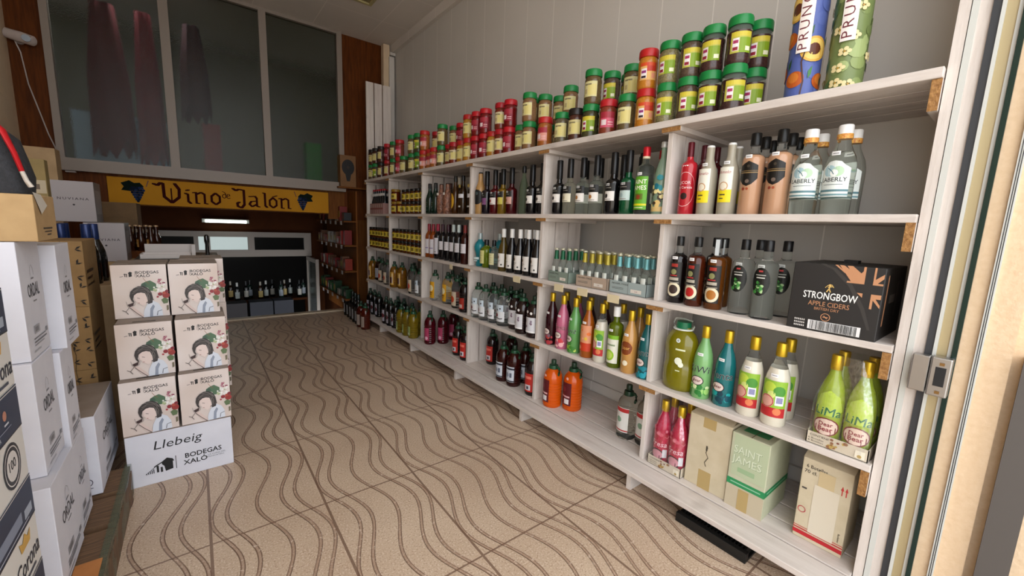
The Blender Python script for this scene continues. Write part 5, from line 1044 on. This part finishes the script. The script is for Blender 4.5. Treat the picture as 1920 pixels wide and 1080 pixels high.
# nuviana boxes
def nuv(x0, x1, y0, z0, z1, label):
    t, W, D, H = carton('white_gift_box', x0, x1, y0, y0+.25, z0, z1, mat('nuv_white', '#aaa4a6', .6), label)
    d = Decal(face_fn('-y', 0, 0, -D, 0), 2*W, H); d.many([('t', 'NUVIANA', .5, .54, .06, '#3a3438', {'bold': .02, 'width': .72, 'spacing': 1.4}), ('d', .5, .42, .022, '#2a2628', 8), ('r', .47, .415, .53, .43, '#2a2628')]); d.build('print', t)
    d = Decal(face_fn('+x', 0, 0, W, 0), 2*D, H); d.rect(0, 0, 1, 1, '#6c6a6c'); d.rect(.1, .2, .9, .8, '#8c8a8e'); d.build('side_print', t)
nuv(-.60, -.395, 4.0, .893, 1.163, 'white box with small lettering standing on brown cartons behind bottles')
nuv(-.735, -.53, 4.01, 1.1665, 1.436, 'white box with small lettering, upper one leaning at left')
t, W, D, H = carton('storage_box', -.76, -.36, 3.98, 4.265, 0, .892, KRAFT, 'brown carton carrying the two white lettered boxes', seam=False)
t, W, D, H = carton('storage_box', -.70, -.545, 2.94, 3.00, .866, .867+.61, simple_noise('olive_kraft', '#7c6a40', '#8a774a', 14, rough=.75), 'tall yellowish kraft carton with pale label near left wall', seam=False)
d = Decal(face_fn('-y', 0, 0, -D, 0), 2*W, H); d.many([('r', .5, .74, .98, .84, '#a89a80'), ('r', .6, .77, .85, .81, '#5a4a3a')]); d.build('print', t)
t, W, D, H = carton('storage_box', -.84, -.665, 3.9, 4.0-.003, 0, 1.628, KRAFT, 'brown carton below the camera plug against back wall', seam=False) if False else carton('storage_box', -1.00, -.76, 4.42, 4.56, 0, 1.675, KRAFT, 'tall brown carton stack below the camera plug', seam=False)
t, W, D, H = carton('storage_box', -.60, -.37, 4.62, 4.95, 1.06, 1.318, simple_noise('dark_kraft', '#5c4527', '#6a5030', 14, rough=.75), 'dark kraft carton hanging below left end of yellow sign', seam=False)
t, W, D, H = carton('storage_box', -.66, -.34, 4.56, 5.0, 0, 1.058, simple_noise('dark_kraft', '#4c3a22', '#5a4528', 14, rough=.75), 'lower dark carton left of the passage opening', seam=False)
# dark column behind
t, W, D, H = carton('dark_cabinet', -.335, -.305+.0, 3.25, 3.55, 0, .93, WOODB, 'narrow dark brown panel between leaf boxes and printed boxes', 'panel', seam=False)
# counter with amber bottles and white trays
cnt = thing('bar_counter', (-.13, 3.55, 0), 'dark counter behind the printed boxes carrying white trays', 'counter')
MB().box(-.16, .24, -.28, .28, 0, .945, WOODB).build('counter_body', cnt); MB().box(-.17, .25, -.29, .29, .945, .965, mat('counter_top', '#3a342e', .4)).build('counter_top', cnt)
t = thing('white_tray', (-.15, 3.40, .965), 'white rimmed plastic tray on counter above printed boxes', 'tray')
wp = mat('white_plastic', '#c4bcb8', .4)
MB().box(-.125, .125, -.09, .09, 0, .004, wp).box(-.125, .125, -.09, -.085, 0, .03, wp).box(-.125, .125, .085, .09, 0, .03, wp).box(-.125, -.12, -.09, .09, 0, .03, wp).box(.12, .125, -.09, .09, 0, .03, wp).build('tray_body', t, bevel=.001)
t = thing('picture_frame', (-.13, 3.62, .965), 'white picture-like frame leaning behind the white tray', 'frame')
MB().box(-.14, .12, .0, .01, .0, .075, wp).box(.105, .125, -.06, .0, 0, .075, wp).build('frame_body', t)
bb2 = bottle('beer_bottle', 'mixer', .028, .20, mat('brown_beer', '#3a1a0c', .08, trans=.3), '#a88a6a', [(.15, .45, 2.2, '#a8783a', [('r', .2, .4, .8, .6, '#d8c8a0')]), (.72, .84, 1.8, '#9a8a7a', [])], capz=.94, capR=.52, n=12)
sh = tag(MB().box(-.50, -.20, 4.28, 4.50, .0, .9445, WOODB).build('side_cabinet'), 'dark low cabinet behind trays carrying brown beer bottles', 'cabinet')
for i, (x, y) in enumerate([(-.46, 4.34), (-.40, 4.34), (-.34, 4.34), (-.28, 4.34), (-.43, 4.42), (-.37, 4.42), (-.31, 4.42), (-.25, 4.42)]):
    c = place('beerb', bb2, x, y, .945, '', 'bottle', 'brown beer bottles on the cabinet'); c['label'] = 'brown beer bottle, %s of the %s row on dark cabinet' % (ORD[i % 4], 'front' if i < 4 else 'back')
t = thing('beer_tap', (.06, 3.52, .965), 'slim black beer tap standing beside white trays', 'beer tap')
MB().lathe([(0, 0), (.03, 0), (.028, .008), (.012, .012), (.010, .08), (.014, .10), (.014, .135), (.008, .145), (0, .147)], gloss('#0d0d0f'), 14).build('tap_column', t)

# ------------------------------------------------------------------ BACK WALL THINGS
sg = thing('painted_sign', (.36, BY-.03, 1.32), 'yellow wooden sign reading Vino de Jalon with grape clusters', 'sign')
MB().box(-1.0, 1.0, 0, .028, 0, .257, simple_noise('ochre_paint', '#b07a1c', '#bb8422', 3, rough=.7, spec=.1)).build('board', sg, bevel=.003)
def sp(px, py):  # photograph crop coordinates -> board fractions (board 0..2.0 wide, .257 high)
    return px, py
GL = { # strokes on a 0..1 (x) 0..1 (y up) grid, broad-nib
 'V': [[(-.42, .93), (-.22, .86), (-.05, 1.0), (.08, .96), (.10, .30), (.50, .0), (.92, .30), (.95, .72), (.72, 1.0)], [(.50, .74), (.50, .06)]],
 'i': [[(.0, .62), (.22, .56), (.22, .12), (.42, .0)], [(.12, .80), (.3, .84)]],
 'n': [[(.0, .58), (.18, .60), (.18, .02), (.34, .0)], [(.2, .50), (.52, .62), (.74, .52), (.74, .02), (.90, .0)]],
 'o': [[(.40, .64), (.04, .46), (.04, .16), (.40, .0), (.76, .16), (.76, .46), (.40, .64)]],
 'J': [[(-.3, .98), (-.05, .88), (.2, .96), (.62, .92), (.62, .16), (.36, -.02), (.05, .06), (.02, .22), (.2, .28)]],
 'a': [[(.08, .58), (.5, .62), (.62, .5), (.62, .04), (.8, .0)], [(.60, .34), (.2, .30), (.06, .14), (.25, .0), (.60, .14)]],
 'l': [[(.06, .95), (.22, .92), (.22, .10), (.42, .0)]],
 'd': [[(.1, .98), (.5, .86), (.72, .6), (.72, .12), (.4, 0), (.08, .14), (.08, .44), (.4, .6), (.7, .5)]],
 'e': [[(.08, .3), (.62, .40), (.5, .60), (.2, .58), (.06, .38), (.08, .12), (.36, 0), (.66, .1)]],
}
MAR = mat('maroon_paint', '#340c0c', .8, spec=.1)
b = MB()
def stroke(pts, x0, z0, sx, sz, nib):
    P = []
    for (a, c), (e, g) in zip(pts[:-1], pts[1:]):
        for q in range(4): P.append((a+(e-a)*q/4, c+(g-c)*q/4))
    P.append(pts[-1]); nx, nz = nib*.80, nib*.36
    V = []
    for a, c in P:
        X, Zz = x0+a*sx, z0+c*sz; V += [(X-nx/2, -.0012-.0001, Zz-nz/2), (X+nx/2, -.0012, Zz+nz/2), (X+nx/2, -.0012, Zz-nz/2), (X-nx/2, -.0012, Zz+nz/2)]
    F = []
    for i in range(len(P)-1):
        o = 4*i; F += [(o, o+1, o+5, o+4), (o+2, o+3, o+7, o+6)]
    for i in range(len(P)): F.append((4*i, 4*i+2, 4*i+1, 4*i+3))
    b.add(V, F, MAR)
# measured glyph origins along the board (board centre = 0)
for g, x, w_, z, h, nib in (('V', -.600, .145, .034, .195, .033), ('i', -.415, .100, .037, .165, .027), ('n', -.348, .128, .040, .190, .026), ('o', -.197, .100, .038, .190, .026), ('d', -.098, .046, .112, .072, .010), ('e', -.058, .048, .110, .078, .010),
                  ('J', .036, .110, .020, .208, .031), ('a', .145, .130, .036, .190, .026), ('l', .288, .090, .036, .170, .028), ('o', .350, .096, .034, .180, .026), ('n', .452, .130, .034, .188, .026)):
    for s_ in GL[g]: stroke(s_, x, z, w_, h, nib*(.45 if (g == 'V' and len(s_) == 2) else 1))
stroke([(0, 0), (1, 1)], .385, .158, .045, .018, .018)
b.build('lettering', sg)
def grapes(cx, flip):
    gb = MB(); lf = mat('leaf_paint', '#0e1a14', .8, spec=.1); gr = [mat('grape_paint', '#101a2e', .8, spec=.1), mat('grape_paint', '#1e2f50', .8, spec=.1)]
    r = random.Random(3)
    s_ = -1 if flip else 1
    L = [(-.10, .20), (-.055, .225), (-.03, .205), (.0, .21), (.02, .18), (.0, .155), (-.03, .15), (-.055, .135), (-.10, .14), (-.085, .17)]
    gb.add([(cx+s_*x*1.4, -.0016, (z-.145)*1.15+.14) for x, z in L], [tuple(range(len(L)))], lf)
    gb.add([(cx+s_*x*1.4, -.0018, (z-.145)*1.1+.14) for x, z in [(.03, .18), (.036, .18), (.05, .235), (.044, .237)]], [(0, 1, 2, 3)], mat('stem_paint', '#5a2814', .5))
    k = 0
    for row, (z, n) in enumerate([(.165, 5), (.145, 6), (.125, 5), (.105, 4), (.085, 3), (.067, 2), (.052, 1)]):
        for i in range(n):
            x = cx+s_*(-.02+(i-(n-1)/2)*.0165); q = [(cx+(x-cx)*1.15+.0115*math.cos(a*PI/5), -.002-.0001*k, (z-.145)*1.15+.14+.013*math.sin(a*PI/5)) for a in range(10)]; k += 1
            gb.add(q, [tuple(range(10))], gr[r.random() > .55])
    gb.build('grape_cluster', sg)
grapes(-.765, False); grapes(.680, True)
# security camera with cable
sc_ = thing('security_camera', (-1.085, BY-.002, 2.66), 'small white security camera on the brown back wall at left', 'camera')
wp2 = mat('camera_white', '#b6a9a4', .35)
MB().lathe([(0, -.0), (.03, 0), (.03, .01), (0, .01)], wp2, 16).build('wall_plate', sc_); sc_.children[0].rotation_euler = (PI/2, 0, 0); 
b = MB(); b.tube([(-.075, -.06, .03), (-.065, -.062, .028), (.02, -.075, .012), (.095, -.088, -.004), (.105, -.09, -.006)], [.018, .040, .044, .040, .028], wp2, 16); b.build('camera_body', sc_)
b = MB(); b.tube([(.060, -.115, .0), (.062, -.137, -.002)], .027, gloss('#0c0c0e'), 14); b.build('lens', sc_)
MB().tube([(0, 0, 0), (0, -.04, .01)], .010, wp2, 8).build('arm', sc_)
MB().tube([(-.02, -.05, -.02), (.0, -.03, -.10), (.02, -.02, -.35), (.06, -.018, -.55), (.10, -.018, -.75), (.155, -.016, -.95), (.20, -.016, -1.02)], .005, wp2, 6).build('cable', sc_)
tag(MB().box(-.905, -.84, BY-.05, BY-.003, 1.585, 1.645, mat('plug_white', '#b8ada8', .4)).build('power_plug'), 'white power plug at the end of the camera cable', 'plug')
# ceiling hatch
t = thing('ceiling_hatch', (1.42, 4.45, CZ), 'cream square frame set in the ceiling', 'ceiling hatch')
hm = mat('hatch_frame', '#b5aa7a', .5); MB().box(-.2, .2, -.22, -.19, -.018, 0, hm).box(-.2, .2, .19, .22, -.018, 0, hm).box(-.2, -.17, -.19, .19, -.018, 0, hm).box(.17, .2, -.19, .19, -.018, 0, hm).build('frame', t)
MB().box(-.17, .17, -.19, .19, -.004, -.001, mat('hatch_panel', '#8a7c58', .6)).build('panel', t)
# black-oval box
t = thing('display_box', (1.58, BY-.075, 1.663), 'ochre display box with black oval figure beside the window', 'box')
MB().box(-.095, .095, -.055, .070, 0, .385, simple_noise('ochre_card', '#6c4820', '#7c5428', 8, rough=.6)).build('box_body', t)
d = Decal(face_fn('-y', 0, 0, -.055, 0), .19, .385); d.many([('d', .5, .62, .25, '#0e0a08', 20, {'sx': .8}), ('p', [(.28, .5), (.72, .5), (.6, .18), (.4, .18)], '#0e0a08'), ('d', .5, .62, .05, '#2a1c12', 8)]); d.build('oval_figure', t)
d = Decal(face_fn('+x', 0, 0, .095, 0), .11, .385); d.rect(0, 0, 1, 1, '#3a1410'); d.build('side_print', t)
sh = tag(MB().box(1.45, 2.0, BY-.16, BY-.002, 1.640, 1.6615, WOODM).build('wall_ledge'), 'brown wooden ledge under the ochre display box', 'shelf')
# snack shelves in passage
rk = thing('snack_rack', (0, 0, 0), 'brown wooden rack of snack shelves beside the passage opening', 'rack')
MB().box(1.6, 1.618, 5.26, 6.70, .0, 1.60, WOODM).build('back_panel', rk)
r_ = random.Random(77)
packm = ['#8a1c1c', '#a82a22', '#b8b0a8', '#2c6a34', '#9a3a1c', '#c8c0b4', '#1c1c20', '#7a5a3a']
ZS = [.25, .61, .935, 1.235]
nsn = 0
for li, z in enumerate(ZS):
    s1 = MB().box(1.455, 1.6, 5.26, 6.70, z-.018, z, WOODM).build('shelf', rk)
    y = 5.31; j = 0
    while y < 6.6:
        w_ = r_.uniform(.07, .13); h = r_.uniform(.08, .19); c = r_.choice(['#6a1414', '#84201a', '#8a847c', '#5a3a24', '#7a2414', '#1c1c20'] if li > 0 else ['#1c4a24', '#123018', '#8a847c', '#5a1414'])
        t = thing('snack_packet', (1.52, y+w_/2, z), 'snack packet, %s from the near end, %s shelf of passage rack' % (ORD[min(j, 19)], ['bottom', 'second', 'third', 'top'][li]), 'packet', 'snack packets on the passage rack')
        MB().box(-.045, .045, -w_/2+.004, w_/2-.004, 0, h, ink(c, .35)).build('packet_body', t, bevel=.004)
        MB().box(-.0465, -.0455, -w_/2+.015, w_/2-.015, h*.25, h*.7, ink(r_.choice(['#8a847c', '#5a1c14', '#8a7830']), .4)).build('print', t)
        y += w_+r_.uniform(.02, .08); j += 1
    for q in range(5):
        y = 5.35+q*.25; tag(MB().box(1.4515, 1.4545, y, y+.07, z-.05, z-.004, mat('paper_white', '#a8a4a4', .6)).build('price_card'), 'white price card, %s from the near end, %s passage shelf' % (ORD[q], ['bottom', 'second', 'third', 'top'][li]), 'price tag', 'price cards on the passage rack')
# ------------------------------------------------------------------ PASSAGE AND CELLAR
GF = mat('grey_frame', '#837a72', .5)
b = MB(); b.box(-.60, 1.44, 7.02, 7.07, .945, 1.02, GF).box(-.60, 1.44, 7.02, 7.07, .66, .76, GF)
for x, w_ in ((-.02, .05), (.10, .06), (.60, .08), (1.34, .10)): b.box(x, x+w_, 7.02, 7.07, .76, .945, GF)
struct(b.build('window_2'))
dl = struct(MB().box(1.36, 1.40, 6.38, 6.42, -1.5, .66, GF).box(1.36, 1.40, 6.98, 7.02, -1.5, .66, GF).box(1.36, 1.40, 6.42, 6.98, .60, .66, GF).box(1.36, 1.40, 6.42, 6.98, -1.5, -1.4, GF).build('door_1'))
MB().box(1.377, 1.383, 6.42, 6.98, -1.4, .60, glass('#aab4b0', .1, .9)).build('door_glass', dl)
t = thing('tube_light', (.355, 6.98, 1.16), 'lit fluorescent tube light on brown wall beyond the sign', 'lamp')
MB().box(-.27, .27, .0, .05, -.02, .03, mat('lamp_body', '#8a8a84', .4)).build('housing', t)
MB().tube([(-.235, -.015, 0), (.235, -.015, 0)], .019, mat('tube_glow', '#f2fbf4', .4, emit=3.2), 12).build('tube', t)
struct(MB().box(.02, 1.0, 10.9, 10.95, .35, .88, mat('lit_window', '#a8b4b2', .5, emit=.55)).build('window_3'))
tb = thing('cellar_table', (.95, 8.75, -1.6), 'dark table in the cellar carrying bottles and boxes', 'table')
MB().box(-.85, .85, -.25, .35, 1.30, 1.34, DK).build('table_top', tb)
for sx in (-.8, .75):
    for sy in (-.22, .28): MB().box(sx, sx+.05, sy, sy+.05, 0, 1.30, DK).build('leg', tb)
cb_cols = [('#0c0f10', '#16181a'), ('#182a24', '#0c0c0c'), ('#241408', '#8a8478'), ('#0c0f10', '#a8a8a4')]
r_ = random.Random(15)
for i in range(14):
    ci = i % 4; bc_, cc = cb_cols[ci]
    mk = bottle('wine_bottle', 'bord', .042, .33, gloss(bc_), cc, [(.15, .5, 1.9, ['#a8a49a', '#8a9098', '#a8925a', '#9aa09c'][ci], [])], capz=.8, capm=0, n=12)
    if ('cel', ci) not in PROTO: PROTO[('cel', ci)] = mk(); c = PROTO[('cel', ci)]; c.rotation_euler = (0, 0, PI/2)
    else: c = copy_tree(PROTO[('cel', ci)])
    c.location = (.22+i*.108+r_.uniform(-.02, .02), 8.60+(i % 3)*.11, -.26); c.rotation_euler = (0, 0, PI*.5)
    tag(c, 'cellar bottle, %s from the left on the dark table' % ORD[i], 'bottle', 'bottles on the cellar table')
for i, (x0, x1, c, l) in enumerate([(.30, .62, '#221e20', 'dark pinkish grey cardboard case in cellar, leftmost'), (.66, 1.0, '#20222a', 'dark blue-grey cardboard case in cellar, middle'), (1.02, 1.32, '#24262e', 'dark blue-grey cardboard case in cellar, rightmost')]):
    carton('wine_case', x0, x1, 8.02, 8.32, -1.6, -.20, ink(c, .7), l, seam=False)
# upstairs: things seen blurred through the patterned panes
cl = [(-.57, .16, 1.86, 3.2, '#5c0c14', 'dark red garment hanging upstairs behind left pane'), (-.28, .11, 1.80, 3.2, '#741020', 'crimson garment hanging upstairs behind left pane'), (.10, .13, 2.3, 3.2, '#40101a', 'maroon garment hanging upstairs behind middle pane')]
for x, w_, z0, z1, c, l in cl:
    b = MB(); n = 24; V = []; m = mat('cloth', c, .8)
    for zz, k in ((z1, .5), ((z0+z1)/2, .9), (z0, 1.0)):
        for i in range(n): q = 2*PI*i/n; V.append((x+w_*k*math.cos(q)*(1+.08*math.sin(6*q)), 5.78+.04*math.sin(q)*(1+.3*math.sin(5*q)), zz+(.10*math.sin(5*q) if zz == z0 else 0)))
    b.add(V, [(a*n+i, a*n+(i+1) % n, (a+1)*n+(i+1) % n, (a+1)*n+i) for a in range(2) for i in range(n)] + [tuple(range(n))], m, True); tag(b.build('garment'), l, 'garment')
carton('plastic_crate', -.87, -.17, 5.86, 6.05, 1.458, 2.20, mat('pale_blue', '#a4b8d4', .5), 'pale blue crate upstairs behind left pane', 'crate', seam=False)
carton('red_canister', .14, .30, 5.85, 6.0, 1.455, 2.25, mat('red_tin', '#8a1c1c', .5), 'small red canister upstairs behind middle pane', 'canister', seam=False)
carton('green_canister', 1.18, 1.36, 5.85, 6.0, 1.455, 2.2, mat('green_tin', '#2c8a2c', .5), 'green canister upstairs behind right pane', 'canister', seam=False)
ul = bpy.data.lights.new('upstairs_fill', 'AREA'); ul.energy = 5; ul.shape = 'RECTANGLE'; ul.size = .5; ul.size_y = .04; ul.color = (.92, .95, 1)  # added fill light, brightens the otherwise dark upstairs things behind the panes
uo = bpy.data.objects.new('upstairs_fill', ul); uo.location = (-.35, 5.76, 3.47); uo.rotation_euler = (math.radians(-12), 0, 0); C.objects.link(uo)

# ------------------------------------------------------------------ labels that single each item out
from collections import defaultdict
grp = defaultdict(list)
for o, desc, bay, lv, az, tier in REG: grp[(desc, bay, lv, tier)].append((az, o))
for (desc, bay, lv, tier), L in grp.items():
    L.sort(key=lambda q: q[0]); where = ('%s %s' % (BAYN[bay], LVN[lv])) if lv >= 0 else 'beside far end of shelving'
    if lv < 0: where = 'far end of shelving'
    for i, (a, o) in enumerate(L):
        s_ = desc
        parts = [desc]
        if len(L) > 1: parts.append(ORD[i] + ' from left')
        if tier: parts.append(tier)
        parts.append(where)
        s = ', '.join(parts); wds = s.split()
        if len(wds) > 16:
            dw = desc.split(); room = len(dw)-(len(wds)-16)
            cuts = [k for k in range(3, room+1) if k == len(dw) or dw[k] in ('with', 'and', 'in', 'on', 'standing', 'beside')]
            parts[0] = ' '.join(dw[:max(cuts)] if cuts else dw[:room]).rstrip(','); s = ', '.join(parts)
        o['label'] = s
